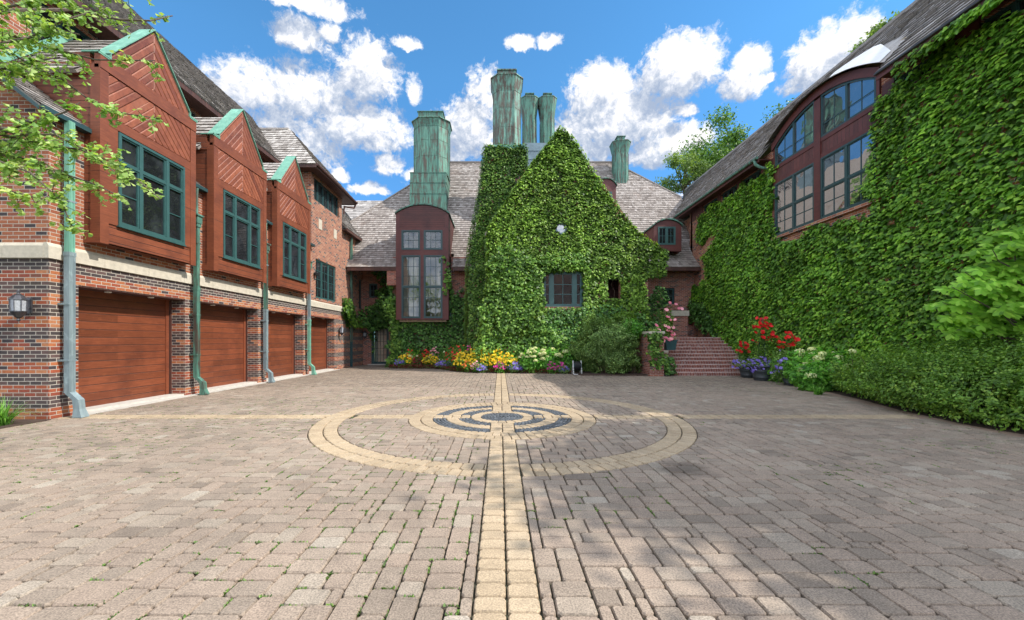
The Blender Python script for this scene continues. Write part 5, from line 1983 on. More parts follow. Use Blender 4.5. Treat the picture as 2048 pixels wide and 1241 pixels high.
leaf_mesh('edge_leaves', P3, NR, np.stack([rng.normal(0, .4, n), rng.normal(-.4, .3, n), -np.ones(n)], 1), rng.uniform(.08, .15, n), rng.random(n), 'ivy_stack', parent=ob)

PF = lambda L: [px_on_y(x, y, FY) for x, y in L]
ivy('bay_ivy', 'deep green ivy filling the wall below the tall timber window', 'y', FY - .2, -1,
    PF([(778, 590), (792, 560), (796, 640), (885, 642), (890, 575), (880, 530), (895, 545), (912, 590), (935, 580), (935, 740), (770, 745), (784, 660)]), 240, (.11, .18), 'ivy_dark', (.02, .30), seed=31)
ivy('pier_ivy', 'lighter ivy strand climbing the brick pier left of the tall window', 'y', FY - .35, -1, PF([(776, 588), (796, 590), (800, 660), (815, 700), (790, 745), (778, 745), (786, 690)]), 300, (.11, .18), 'ivy', (.05, .3), seed=33)
ivy('eave_ivy', 'thin ivy runner beside the right edge of the tall window', 'y', 21.9, -1, [px_on_y(x, y, 21.9) for x, y in [(886, 512), (892, 512), (894, 530), (908, 560), (898, 592), (890, 575)]], 260, (.10, .16), 'ivy', (.02, .2), seed=35)
PD = lambda L: [px_on_y(x, y, 24.0) for x, y in L]
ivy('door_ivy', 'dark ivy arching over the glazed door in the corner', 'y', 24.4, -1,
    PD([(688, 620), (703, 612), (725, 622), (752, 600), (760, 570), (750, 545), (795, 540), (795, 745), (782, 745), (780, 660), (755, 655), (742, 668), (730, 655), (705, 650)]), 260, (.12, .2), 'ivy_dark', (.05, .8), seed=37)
ivy('corner_vine', 'small bright vine at the far end of the stone band', 'x', GX, 1, [px_on_x(x, y, GX) for x, y in [(683, 598), (700, 612), (712, 640), (704, 662), (690, 640), (682, 622)]], 300, (.11, .18), 'ivy', (.05, .45), seed=39)
ivy('lamp_vine', 'thin hanging vine left of the glazed door', 'y', 24.68, -1, PD([(733, 665), (742, 660), (743, 690), (741, 715), (737, 715), (736, 690)]), 160, (.1, .16), 'ivy_dark', (.02, .15), seed=40)
# right part
PR_ = lambda L: [px_on_y(x, y, 22.8) for x, y in L]
ivy('pillar_ivy', 'ivy on the brick pillar between the gable and the small square window', 'y', 21.0, -1, [px_on_y(x, y, 21.0) for x, y in [(1296, 590), (1310, 575), (1325, 578), (1330, 640), (1330, 690), (1290, 690), (1290, 610)]], 260, (.10, .16), 'ivy_dark', (.02, .25), seed=41)
ivy('corner_climber', 'dark creeper in the corner at the head of the steps', 'x', SX - .15, -1, [px_on_x(x, y, SX) for x, y in [(1384, 560), (1392, 600), (1420, 610), (1440, 680), (1405, 650), (1386, 640)]], 280, (.10, .16), 'ivy_dark', (.05, .3), seed=43)
ivy('stair_ivy', 'leafy ivy hanging over the front of the stepped stair wall', 'y', 16.62, -1, [px_on_y(x, y, 16.62) for x, y in [(1288, 665), (1322, 662), (1330, 690), (1318, 700), (1334, 712), (1338, 735), (1318, 728), (1300, 735), (1290, 720), (1296, 695)]], 300, (.09, .15), 'ivy', (.02, .25), seed=45, gaps=.30)
ivy('stair_runner', 'runner of ivy reaching the foot of the stair wall', 'y', 16.80, -1, [px_on_y(x, y, 16.8) for x, y in [(1322, 712), (1345, 716), (1350, 747), (1330, 747), (1322, 735)]], 420, (.09, .14), 'ivy_dark', (.05, .2), seed=46, ragged=.08)

# ================================================================== SHRUBS AND FLOWERS
def cloud(n, c, r, flat=1.0, shell=.45, lump=.25, seed=0, zmin=None):
    """points in an uneven ellipsoid, denser towards its skin, with outward normals"""
    d = rng.normal(0, 1, (n, 3)); d /= np.linalg.norm(d, axis=1, keepdims=True)
    k_ = 1 - shell * rng.random(n) ** 1.6
    l = 1 + lump * (vnoise(d * 2.2 + 50 + seed, 1.0, seed) - .5) * 2 + lump * .6 * (vnoise(d * 6 + 50, 1.0, seed + 1) - .5) * 2
    p = d * (k_ * l)[:, None] * np.array(r) + np.array(c)
    if zmin is not None:
        m_ = p[:, 2] > zmin
        return p[m_], d[m_]
    return p, d


def foliage(name, p, d, size, material, shape='oval', up=.5, parent=None, jit=.6, local=False, droop=.3, tone=0.0, fold=.18):
    n = len(p)
    nr = d + rng.normal(0, jit, (n, 3)); nr[:, 2] += up
    dn = d * .6 + rng.normal(0, .7, (n, 3)); dn[:, 2] -= droop
    return leaf_mesh(name, p, nr, dn, rng.uniform(size[0], size[1], n), np.clip(rng.normal(.45 + tone, .22, n), 0, 1), material, shape, parent, fold, local)


def twigs(c, tips, parent, r=.012, mat_='twig', name='branches', local=False, base_spread=.1):
    mb = MB()
    for t3 in tips:
        b = (c[0] + U(-1, 1) * base_spread, c[1] + U(-1, 1) * base_spread, c[2])
        m_ = [(b[i] * .45 + t3[i] * .55 + U(-.05, .05)) for i in range(3)]; m_[2] = b[2] + (t3[2] - b[2]) * .6
        mb.tube([b, m_, t3], [r, r * .7, r * .3], 5, cap=False)
    return mb.build(name, mat_, parent, local=local)


def shrub(name, label, cat, c, r, n, size, material, shape='oval', group=None, lump=.25, shell=.5, tone=0.0, twn=14, up=.5, zmin=.02):
    e = empty(name, (c[0], c[1], 0), label, cat, group)
    p, d = cloud(n, c, r, lump=lump, shell=shell, seed=random.randint(0, 99), zmin=zmin)
    foliage('foliage', p, d, size, material, shape, up, e, tone=tone)
    tips = [tuple(p[random.randrange(len(p))] * .8 + np.array(c) * .2) for _ in range(twn)]
    twigs((c[0], c[1], 0.0), tips, e, base_spread=r[0] * .25)
    return e


# the hedge on the right: individual shrubs along the curved bed
HED = [(9.75, 10.25, .80, .95, .90), (10.3, 11.3, .8, .9, .98), (9.35, 9.25, .85, .9, 1.0), (10.35, 9.9, .85, 1.0, 1.22),
       (9.05, 8.2, .85, .9, 1.06), (10.1, 8.5, 1.0, 1.0, 1.32), (8.9, 7.15, .85, .9, 1.08), (10.0, 7.1, 1.1, 1.1, 1.38), (9.0, 6.05, .85, .95, 1.14), (10.1, 5.6, 1.1, 1.2, 1.4), (9.3, 4.9, .9, 1.0, 1.1)]
for i, (x, y, rx_, ry_, h_) in enumerate(HED):
    lbl = 'arching green hedge shrub ' + ['at the front far end, touching the cream hydrangea', 'at the far back end of the hedge against the ivy', 'second from the far end along the paving edge', 'second from the far end in the back row',
           'mid hedge, bulging over the paving edge', 'tall and mounded beneath the bright maple', 'second from the right frame edge in front', 'tall one below the right side of the maple',
           'in the front row cut by the right frame edge', 'in the back row beyond the right frame edge', 'nearest the camera, beyond the right frame edge'][i]
    e = empty('hedge_shrub', (x, y, 0), lbl, 'shrub', 'shrubs of the hedge along the ivy wall')
    a_ = rx_ * ry_
    p, d = cloud(int(9500 * a_ ** .5 * (1.15 if y < 9.5 else .85)), (x, y, h_ * .49 * (.92 + .16 * (i % 3) / 2)), (rx_ * .96, ry_ * .92, h_ * .58), lump=.42, shell=.42, seed=i, zmin=.05)
    for q in range(int(120 * a_ ** .5)):                # arching sprays that break the outline
        j = random.randrange(len(p)); dd_ = d[j] * np.array([1, 1, .6]) + np.array([U(-.3, .3), U(-.3, .3), .65]); dd_ /= np.linalg.norm(dd_)
        if d[j][2] < -.1: continue
        k2 = 34; f = rng.random((k2, 1)) * U(.14, .42)
        p = np.concatenate([p, p[j] + dd_ * f - np.array([0, 0, .5]) * f ** 2 + rng.normal(0, .016, (k2, 3))]); d = np.concatenate([d, np.tile(d[j] + [0, 0, .3], (k2, 1))])
    # finger-like sprays on the top
    m_ = (d[:, 2] > .1) & (rng.random(len(p)) < .22)
    p[m_] += d[m_] * rng.uniform(0, .16, (m_.sum(), 1)); p[m_, 2] += rng.uniform(0, .10, m_.sum())
    foliage('foliage', p, d, (.04, .075), 'hedge', 'oval', .6, e, tone=.02)
    twigs((x, y, 0), [tuple(p[random.randrange(len(p))]) for _ in range(26)], e, .012, base_spread=.3)

# big round shrub left of the steps
c = (4.95, 17.9, 1.12)
e = empty('round_shrub', (c[0], c[1], 0), 'big rounded grey green shrub between the flowers and the steps', 'shrub')
p, d = cloud(34000, c, (1.36, 1.1, 1.28), lump=.36, shell=.45, seed=77, zmin=.1)
for q in range(150):                                # upright sprays that break the outline
    j = random.randrange(len(p)); dd_ = d[j] + np.array([0, 0, .7]); dd_ /= np.linalg.norm(dd_)
    k2 = 60; f = rng.random((k2, 1)) * U(.15, .45)
    p = np.concatenate([p, p[j] + dd_ * f + rng.normal(0, .025, (k2, 3))]); d = np.concatenate([d, np.tile(d[j], (k2, 1))])
foliage('foliage', p, d, (.05, .095), 'shrub', 'quad', .5, e)
twigs((c[0], c[1], 0), [tuple(p[random.randrange(len(p))]) for _ in range(60)], e, .02, base_spread=.4)

# wispy lighter plants near the head of the shrub
shrub('leafy_plant', 'pale variegated plant behind the round shrub near the stair wall', 'plant', (5.85, 17.5, 2.0), (.45, .35, .45), 1800, (.06, .11), 'hydra', twn=8)
shrub('leafy_plant', 'golden green plant on top of the stone ledge left of the pink flowers', 'plant', (5.75, 18.2, 2.6), (.45, .3, .25), 1300, (.07, .11), 'ivy_gable', twn=6, zmin=2)

# flower bed -----------------------------------------------------------
def blooms(parent, pts, col, size=(.06, .09), n_up=.6, name='blossoms', local=False):
    n = len(pts); pts = np.array(pts)
    nr = np.stack([rng.normal(0, .35, n), -np.ones(n) * .9 + rng.normal(0, .3, n), rng.uniform(.3, 1.2, n)], 1)
    return leaf_mesh(name, pts, nr, np.stack([rng.normal(0, 1, n), rng.normal(0, .2, n), -np.ones(n)], 1), rng.uniform(size[0] * 1.15, size[1] * 1.3, n), rng.random(n), col, 'flower', parent, .1, local)


def flower_plant(x, y, r, h, col, nb, label, group, leafm='hydra', leafn=700, bsize=(.06, .09), kind='flowering_plant', leafs=(.05, .09), cat='flowers'):
    e = empty(kind, (x, y, 0), label, cat, group)
    p, d = cloud(leafn, (x, y, h * .5), (r, r * .8, h * .5), lump=.3, shell=.7, seed=random.randint(0, 99), zmin=.03)
    foliage('foliage', p, d, leafs, leafm, 'oval', .4, e)
    P_ = []
    nb = int(nb * 1.5)
    while len(P_) < nb:
        a = U(0, 2 * math.pi); q = math.sqrt(R()) * r
        px__, py__ = x + q * math.cos(a), y - abs(q * math.sin(a)) * .8 + U(0, .1)
        zz__ = h * (1.0 - .45 * (q / r) ** 2) * U(.55, 1.08)
        P_.append((px__, py__ - .04, zz__))
    blooms(e, P_, col, bsize)
    return e


def hydrangea(x, y, r, h, nh, label, heads=(.08, .13), col='p_cream', group=None, leafn=1500, hz=(.6, 1.06)):
    e = empty('hydrangea', (x, y, 0), label, 'hydrangea', group)
    p, d = cloud(leafn, (x, y, h * .5), (r, r * .8, h * .52), lump=.25, shell=.5, seed=random.randint(0, 99), zmin=.03)
    foliage('foliage', p, d, (.09, .16), 'hydra', 'oval', .6, e, tone=.08)
    for q in range(nh):
        a = U(0, 2 * math.pi); k_ = math.sqrt(R()) * r * .95
        c = np.array((x + k_ * math.cos(a), y + k_ * math.sin(a) * .8 - .08, h * U(*hz) * (1 - .35 * (k_ / r) ** 2)))
        rr__ = U(*heads) * 1.15
        dd_ = rng.normal(0, 1, (190, 3)); dd_ /= np.linalg.norm(dd_, axis=1, keepdims=True); dd_ = dd_[dd_[:, 2] > -.4]
        pp = c + dd_ * rr__ * np.array([1, 1, .72]) * .92
        leaf_mesh('flower_head', pp, dd_ + rng.normal(0, .25, dd_.shape), rng.normal(0, 1, dd_.shape), rng.uniform(.028, .042, len(pp)), np.clip(rng.normal(.5, .25, len(pp)), 0, 1), col, 'flower', e)
    return e


def at_bed(px, D): return (px - CX) * D / F


G = 'flowers massed in the front bed'
D_ = 18.7
flower_plant(at_bed(812, 21.9), 21.9, .50, .80, 'p_yellow', 60, 'yellow flowers at the left end of the bed below the tall window', G)
hydrangea(at_bed(826, 22.1), 22.1, .40, 1.05, 6, 'small cream hydrangea behind the yellow flowers at the left end of the bed', (.07, .1), group='hydrangeas in the front bed', leafn=600)
flower_plant(at_bed(848, 22.2), 22.2, .45, 1.0, 'p_red', 26, 'tall red zinnias left of the middle of the bed', G)
flower_plant(at_bed(862, 21.7), 21.7, .50, .75, 'p_yellow', 60, 'yellow clump between the red zinnias and the violet flowers', G)
flower_plant(at_bed(836, 21.8), 21.8, .38, .62, 'p_wine', 30, 'dark leaved clump between the two left yellow clumps', G, 'ivy_dark')
flower_plant(at_bed(888, 21.0), 21.0, .46, .45, 'p_purple', 90, 'violet petunias spilling at the step in of the bed edge', G, 'shrub', bsize=(.05, .08))
flower_plant(at_bed(905, 20.6), 20.6, .40, .42, 'p_purple', 70, 'second violet patch touching the big yellow mass', G, 'shrub', bsize=(.05, .08))
flower_plant(at_bed(893, 21.7), 21.7, .5, 1.0, 'p_cream', 8, 'green leafy clump with few white flowers beside the stack', G, 'ivy', 1400)
YL = ['leftmost of the big yellow mass', 'second clump of the big yellow mass', 'middle clump of the big yellow mass', 'yellow clump just left of the centre paving band', 'rightmost yellow clump beside the blue flowers']
for i, (px, D, h_) in enumerate(((925, 19.2, 1.0), (948, 19.0, 1.1), (972, 18.8, 1.12), (996, 18.6, 1.05), (1018, 18.5, .95))):
    flower_plant(at_bed(px, D), D, .42, h_, 'p_yellow', 75, 'yellow daisies, ' + YL[i], G, bsize=(.06, .10))
RL = ['at the left of the back row', 'above the second yellow clump', 'above the middle of the yellow mass', 'at the right of the back row']
for i, (px, D, c_) in enumerate(((918, 19.6, 'p_red'), (945, 19.5, 'p_magenta'), (980, 19.3, 'p_red'), (1012, 18.9, 'p_magenta'))):
    flower_plant(at_bed(px, D), D - .05, .42, 1.35, c_, 26, ('red' if c_ == 'p_red' else 'magenta') + ' zinnias ' + RL[i], G)
for i, (px, D, h_, c_, w_) in enumerate(((905, 20.3, 1.25, 'p_red', 'red zinnias left of the yellow mass'), (932, 19.5, 1.3, 'p_orange', 'orange zinnias over the first yellow clumps'), (962, 19.3, 1.35, 'p_red', 'tall red zinnias over the middle yellow clumps'),
                                         (990, 19.1, 1.3, 'p_orange', 'orange zinnias over the right yellow clumps'), (1034, 18.9, 1.25, 'p_red', 'red zinnias beside the big hydrangea'), (822, 22.0, 1.0, 'p_red', 'red zinnias at the far left of the bed'))):
    flower_plant(at_bed(px, D), D, .42, h_, c_, 22, w_, G, leafn=900)
flower_plant(at_bed(936, 18.9), 18.8, .3, .55, 'p_orange', 18, 'few orange zinnias low in the yellow mass', G)
flower_plant(at_bed(963, 18.6), 18.45, .26, .40, 'p_purple', 40, 'small violet tuft in front of the yellow mass', G, 'shrub', 300)
flower_plant(at_bed(1030, 18.4), 18.35, .36, .5, 'p_purple', 60, 'violet and silver clump between the yellow mass and the big hydrangea', G, 'shrub', 900)
hydrangea(at_bed(1064, 18.5), 18.5, .62, 1.12, 26, 'big cream hydrangea in the middle of the front bed, left half', group='hydrangeas in the front bed', leafn=2400, hz=(.75, 1.08))
hydrangea(at_bed(1097, 18.5), 18.5, .60, 1.10, 22, 'big cream hydrangea in the middle of the front bed, right half', group='hydrangeas in the front bed', leafn=2400, hz=(.75, 1.08))
hydrangea(at_bed(1135, 18.5), 18.4, .30, 1.25, 4, 'tall thin hydrangea with three pale balls next to the round shrub', (.10, .14), group='hydrangeas in the front bed', leafn=500, hz=(.8, 1.1))
flower_plant(at_bed(1104, 18.1), 18.02, .24, .55, 'p_magenta', 46, 'magenta phlox in front of the big hydrangea', G, bsize=(.05, .08))
flower_plant(at_bed(1120, 18.1), 18.02, .26, .52, 'p_magenta', 26, 'second magenta patch beside the hose reel', G)
flower_plant(at_bed(1128, 18.0), 18.0, .26, .34, 'p_purple', 40, 'violet flowers at the right end of the bed', G, 'shrub')
for px, D, c_, w_ in ((868, 21.9, 'p_pink', 'pink phlox behind the second yellow clump'), (954, 18.55, 'p_pink', 'pink flowers low before the second yellow clump'), (1000, 18.3, 'p_magenta', 'magenta flowers low beside the centre paving band'), (1045, 18.6, 'p_magenta', 'magenta clump between yellow mass and big hydrangea'), (1082, 18.9, 'p_pink', 'pink blooms behind the big hydrangea'), (800, 21.6, 'p_purple', 'violet petunias at the far left corner of the bed')):
    flower_plant(at_bed(px, D), D, .3, 1.15 if 'behind' in w_ else .55, c_, 24, w_, G, leafn=450)
# low wine-red edging along the bed
ed = [(-6.0, 21.5), (-3.35, 21.3), (-2.5, 19.95), (-1.5, 18.75), (3.2, 18.02)]
pts = []
for a, b in zip(ed[:-1], ed[1:]):
    l = math.hypot(b[0] - a[0], b[1] - a[1])
    for q in range(int(l * 800)):
        k_ = R(); pts.append((a[0] + (b[0] - a[0]) * k_ + rng.normal(0, .05), a[1] + (b[1] - a[1]) * k_ + rng.normal(0, .08), U(.03, .2)))
pts = np.array(pts); n = len(pts)
o = leaf_mesh('red_edging', pts, rng.normal(0, .5, (n, 3)) + np.array([0, -.4, 1]), rng.normal(0, 1, (n, 3)), rng.uniform(.04, .075, n), rng.random(n), 'p_wine', 'oval')
tag(o, kind='stuff')
pts2 = pts[rng.random(n) < .45] + np.array([0, -.03, -.02]); n = len(pts2)
o = leaf_mesh('green_edging', pts2, rng.normal(0, .5, (n, 3)) + np.array([0, -.4, 1]), rng.normal(0, 1, (n, 3)), rng.uniform(.04, .07, n), rng.random(n), 'ivy_dark', 'oval')
tag(o, kind='stuff')

# hose reel
hx, hy = at_bed(1154, 17.55), 17.55
e = empty('hose_reel', (hx, hy, 0), 'dark hose reel on a low white frame at the right end of the flower bed', 'hose reel')
mb = MB()
for q in range(9):
    a = [(hx - .12 + .03 * q, hy + .2 * math.cos(t), .38 + .2 * math.sin(t)) for t in [i * math.pi / 9 for i in range(19)]]
    mb.tube(a, .015, 6)
mb.build('hose', 'black', e)
mb = MB(); mb.tube([(hx - .16, hy, .38), (hx + .18, hy, .38)], .13, 14); mb.build('drum', 'teal_dark', e)
for s_ in (-1, 1):
    mb = MB(); mb.tube([(hx + s_ * .18, hy - .2, .02), (hx + s_ * .18, hy, .62), (hx + s_ * .18, hy + .2, .02)], .014, 6); mb.build('frame', 'white', e)
mb = MB(); mb.tube([(hx - .18, hy - .2, .03), (hx + .18, hy - .2, .03)], .014, 6); mb.build('crossbar', 'white', e)

# pots -----------------------------------------------------------------
def pot(x, y, z, r, h, label, group='grey pots beside the steps'):
    e = empty('flower_pot', (x, y, z), label, 'pot', group)
    mb = MB()
    prof = [(r * .70, 0), (r * .72, .02), (r * .76, h * .18), (r * .80, h * .20), (r * .80, h * .25), (r * .78, h * .27), (r * .87, h * .60), (r * .90, h * .62), (r * .90, h * .67), (r * .885, h * .69), (r * .95, h * .9), (r * 1.02, h * .92), (r * 1.04, h), (r * .96, h), (r * .92, h * .93)]
    mb.lathe((x, y, z), prof, 28)
    mb.build('pot_body', 'pot', e, smooth=True)
    mb = MB(); mb.lathe((x, y, z + h * .90), [(r * .9, 0), (r * .5, .03)], 16); mb.build('compost', 'mulch', e)
    return e


def petunias(x, y, z, r, nb, label, parent_group=None, col='p_purple'):
    e = empty('petunias', (x, y, z), label, 'flowers', parent_group)
    p, d = cloud(900, (x, y, z + .02), (r, r, .22), lump=.3, shell=.6, seed=random.randint(0, 99))
    foliage('foliage', p, d, (.04, .07), 'shrub', 'oval', .4, e)
    p, d = cloud(nb, (x, y, z), (r * 1.06, r * 1.06, .27), lump=.35, shell=.2, seed=random.randint(0, 99))
    k2 = (d[:, 1] < .4)
    blooms(e, p[k2], col, (.06, .09))
    return e


def mandevilla(x, y, z, h, r, nb, label, col='p_red'):
    e = empty('mandevilla', (x, y, z), label, 'flowers', 'red climbers in the pots')
    mb = MB()
    for q in range(3):
        a = q * 2.1 + .5
        mb.tube([(x + .16 * math.cos(a), y + .16 * math.sin(a), z), (x + .02 * math.cos(a), y + .02 * math.sin(a), z + h)], .012, 6)
    mb.build('stakes', 'teal_dark', e)
    p, d = cloud(700, (x, y, z + h * .5), (r * .7, r * .7, h * .52), lump=.4, shell=.95, seed=5)
    foliage('foliage', p, d, (.06, .11), 'ivy', 'oval', .4, e)
    p, d = cloud(300, (x - .1, y, z + h * .2), (r * .8, r * .8, h * .2), lump=.4, shell=.9, seed=5)
    foliage('lower_foliage', p, d, (.08, .14), 'shrub', 'blade', .4, e, fold=.0)
    p, d = cloud(nb * 2, (x - .05, y, z + h * .72), (r, r, h * .30), lump=.3, shell=.3, seed=9)
    k2 = d[:, 1] < .35
    blooms(e, p[k2][:nb], col, (.10, .15))
    return e


g1 = gnd(1536, 763); pot(g1.x, g1.y + .3, 0, .40, .56, 'large round dark grey pot standing in front at the foot of the steps')
petunias(g1.x, g1.y + .3, .60, .42, 150, 'violet petunias spilling over the large front pot', 'violet petunias in the pots')
mandevilla(g1.x, g1.y + .3, .62, 1.72, .42, 46, 'tall red mandevilla climbing its stakes in the large front pot')
g2_ = gnd(1505, 757); X_, Y_ = g2_.x + .05, g2_.y + .35
pot(X_, Y_, 0, .36, .46, 'dark pot half hidden behind the large front pot beside the bottom step')
petunias(X_ - .12, Y_, .55, .50, 160, 'violet petunias trailing onto the steps from the hidden pot', 'violet petunias in the pots')
mandevilla(X_ - .2, Y_, .6, .85, .26, 12, 'low red mandevilla at the left over the trailing petunias')
g3 = gnd(1592, 772); pot(g3.x, g3.y + .2, 0, .30, .40, 'small dark pot almost hidden behind the hydrangea leaves')
mandevilla(g3.x + .12, g3.y + .6, .9, .85, .36, 22, 'red and pink mandevilla above the small hidden pot behind the hydrangea')
flower_plant(g3.x - .3, g3.y + .35, .35, 1.15, 'p_purple', 26, 'violet tuft between the front pot and the cream hydrangea', G, 'shrub', 500)
# square teal planter on the stair wall
bx_, by_ = (P(1328, 0, 17.6).x + P(1350, 0, 17.6).x) / 2, 17.62
e = empty('square_planter', (bx_, by_, 1.08), 'square dark teal planter on the second stone cap of the stair wall', 'planter')
mb = MB()
v0 = [(bx_ - .19, by_ - .19, 1.085), (bx_ + .19, by_ - .19, 1.085), (bx_ + .19, by_ + .19, 1.085), (bx_ - .19, by_ + .19, 1.085)]
v1 = [(x + (.06 if x > bx_ else -.06), y + (.06 if y > by_ else -.06), 1.52) for x, y, z_ in v0]
mb.add(v0 + v1, [(0, 3, 2, 1), (0, 1, 5, 4), (1, 2, 6, 5), (2, 3, 7, 6), (3, 0, 4, 7), (4, 5, 6, 7)])
mb.box(bx_ - .27, bx_ + .27, by_ - .27, by_ + .27, 1.50, 1.54)
mb.build('planter_box', 'potbox', e)
e = empty('pink_mandevilla', (bx_, by_, 1.55), 'tall pink mandevilla with silver foliage growing in the square planter', 'flowers')
p, d = cloud(500, (bx_, by_, 1.68), (.36, .3, .2), lump=.3, shell=.8, seed=2); foliage('silver_foliage', p, d, (.06, .12), 'shrub', 'blade', .5, e, tone=.3, fold=0)
p, d = cloud(1100, (bx_ - .1, by_, 2.25), (.32, .28, .72), lump=.45, shell=.9, seed=2); foliage('foliage', p, d, (.07, .12), 'ivy', 'oval', .4, e)
PK = [(1313, 651), (1318, 660), (1336, 634), (1341, 640), (1331, 652), (1337, 655), (1341, 662), (1336, 661), (1345, 671), (1346, 655), (1323, 673), (1332, 676), (1342, 678), (1338, 680), (1347, 668), (1358, 617), (1364, 618), (1352, 609), (1333, 620), (1340, 606), (1326, 682), (1350, 640)]
blooms(e, [tuple(P(x, y, by_ - .25 + U(-.05, .05))) for x, y in PK for q in range(2)], 'p_pink', (.10, .17))
shrub('silver_plant', 'silvery plant on the upper stone caps beside the pink flowers', 'plant', (7.12, 18.3, 1.75), (.25, .35, .35), 900, (.05, .09), 'shrub', twn=5, tone=.35, zmin=1.3)

# hydrangeas at the right bed end
for i, (px, D, r_, h_, nh, s_) in enumerate(((1612, 12.9, .62, 1.15, 13, 'left one, next to the pots'), (1650, 12.2, .60, 1.22, 12, 'middle one with greenish heads'), (1625, 11.9, .50, .80, 5, 'low front one at the paving edge'), (1683, 11.8, .5, 1.2, 6, 'right one merging into the hedge'))):
    x_ = (px - CX) * D / F
    hydrangea(x_, D, r_, h_, nh, 'cream hydrangea at the far end of the hedge, ' + s_, (.09, .15), group='hydrangeas by the pots', leafn=1500, hz=(.75, 1.08))
hydrangea((1560 - CX) * 13.9 / F + .5, 14.4, .5, .9, 0, 'leafy green clump behind the large front pot', group='hydrangeas by the pots', leafn=900)
# day-lily tufts
def tuft(x, y, n, l, label, cat='plant', mt='grassy', z=0.0, name='grass_tuft', group=None):
    a = rng.uniform(0, 2 * np.pi, n); t_ = rng.uniform(.25, 1.0, n)
    L_ = []; 
    mb = MB()
    for i in range(n):
        ln = l * U(.6, 1.1); w = .008
        p0 = Vector((x + U(-.08, .08), y + U(-.08, .08), z))
        h = Vector((math.cos(a[i]), math.sin(a[i]), 0)); s_ = Vector((-h.y, h.x, 0))
        prev = None; k_ = 5; r_ = R()
        for j in range(k_ + 1):
            f = j / k_
            p = p0 + h * (ln * t_[i] * f * .9) + Vector((0, 0, ln * (f * 1.15 - .95 * t_[i] * f * f)))
            ww = w * (1 - f) + .001
            q = (p - s_ * ww, p + s_ * ww)
            if prev: mb.face([prev[0], prev[1], q[1], q[0]], r_)
            prev = q
    o = mb.build(name, mt)
    tag(o, label, cat, group)
    return o


tuft(-8.78, 6.95, 190, .62, 'bright strappy grass clump at the foot of the near garage corner')
tuft(-9.35, 6.75, 150, .6, 'second strappy clump further left along the near garage wall')
tuft(8.85, 11.0, 90, .45, 'thin grassy tuft at the paving edge between hydrangea and hedge')
mb = MB(); mb.box(-14, -8.5, 6.55, 7.48, -.03, .014); tag(mb.build('corner_bed', 'mulch'), kind='structure')

# ================================================================== LANTERNS
def lantern(loc, ax, label):
    """wall lantern, built about its own origin: back plate at x<0 side; faces +local -y"""
    e = empty('wall_lantern', loc, label, 'wall lantern', 'wall lanterns on the brick walls')
    return e


def lantern_parts(e):
    mb = MB(); mb.box(-.05, .05, .155, .18, -.10, .20); mb.build('back_plate', 'pewter', e, local=True)
    mb = MB(); mb.tube([(0, .16, .0), (0, .08, -.05), (0, .02, -.16)], .012, 8); mb.build('arm', 'pewter', e, local=True)
    mb = MB()
    mb.lathe((0, 0, 0), [(.012, -.26), (.030, -.24), (.018, -.21), (.05, -.18), (.105, -.10), (.112, -.08)], 8, rot=.5)
    mb.lathe((0, 0, 0), [(.125, .14), (.12, .155), (.075, .215), (.03, .25), (.018, .27), (.028, .285), (.028, .30), (.01, .33)], 8, rot=.5)
    mb.lathe((0, 0, 0), [(.118, -.085), (.118, -.07)], 8, rot=.5)
    for q in range(8):
        t_ = 2 * math.pi * (q + .5) / 8
        a, b = (.108 * math.cos(t_), .108 * math.sin(t_)), (.116 * math.cos(t_), .116 * math.sin(t_))
        mb.tube([(*a, -.08), (*b, .145)], .008, 4)
    mb.build('lantern_frame', 'pewter', e, local=True)
    mb = MB(); mb.lathe((0, 0, 0), [(.098, -.07), (.106, .14)], 8, rot=.5); mb.build('lantern_glass', 'lampglass', e, local=True)
    for q in (-.03, .0, .03):
        mb = MB(); mb.tube([(q, 0, -.06), (q, 0, .04)], .009, 6); mb.build('candle', 'white', e, local=True)


e1 = lantern((P(37, 615, 7.31).x, 7.31, P(37, 615, 7.31).z), 'y', 'pewter wall lantern on the near brick corner at the left edge')
lantern_parts(e1)
for loc, rz_, lb in (((GX + .18, 20.95, 2.0), -90, 'small dark lantern on the brick wall after the last garage door'), ((-8.38, 24.5, 1.85), 0, 'lantern beside the glazed door in the corner')):
    c = e1.copy(); COL.objects.link(c); c.location = loc; c.rotation_euler = (0, 0, math.radians(rz_)); c['label'] = lb
    for ch in list(e1.children):
        d = ch.copy(); COL.objects.link(d); d.parent = c
mb = MB(); mb.lathe((GX + .10, 18.2, 4.62), [(.03, -.12), (.10, -.10), (.11, .0), (.03, .05)], 12)
tag(mb.build('security_lamp', 'black'), 'small black lamp on the orange brick just after the third bay', 'lamp')

# ================================================================== TREES
def limb(mb, p0, p1, r0, r1, seg=6, wob=.12):
    p0, p1 = Vector(p0), Vector(p1)
    n = 5; pts = []; rs = []
    L = (p1 - p0).length
    for i in range(n + 1):
        f = i / n
        w = Vector((U(-1, 1), U(-1, 1), U(-.6, .6))) * wob * L * .25 * math.sin(math.pi * f)
        pts.append(p0.lerp(p1, f) + w); rs.append(r0 + (r1 - r0) * f)
    mb.tube(pts, rs, seg, cap=False)
    return pts


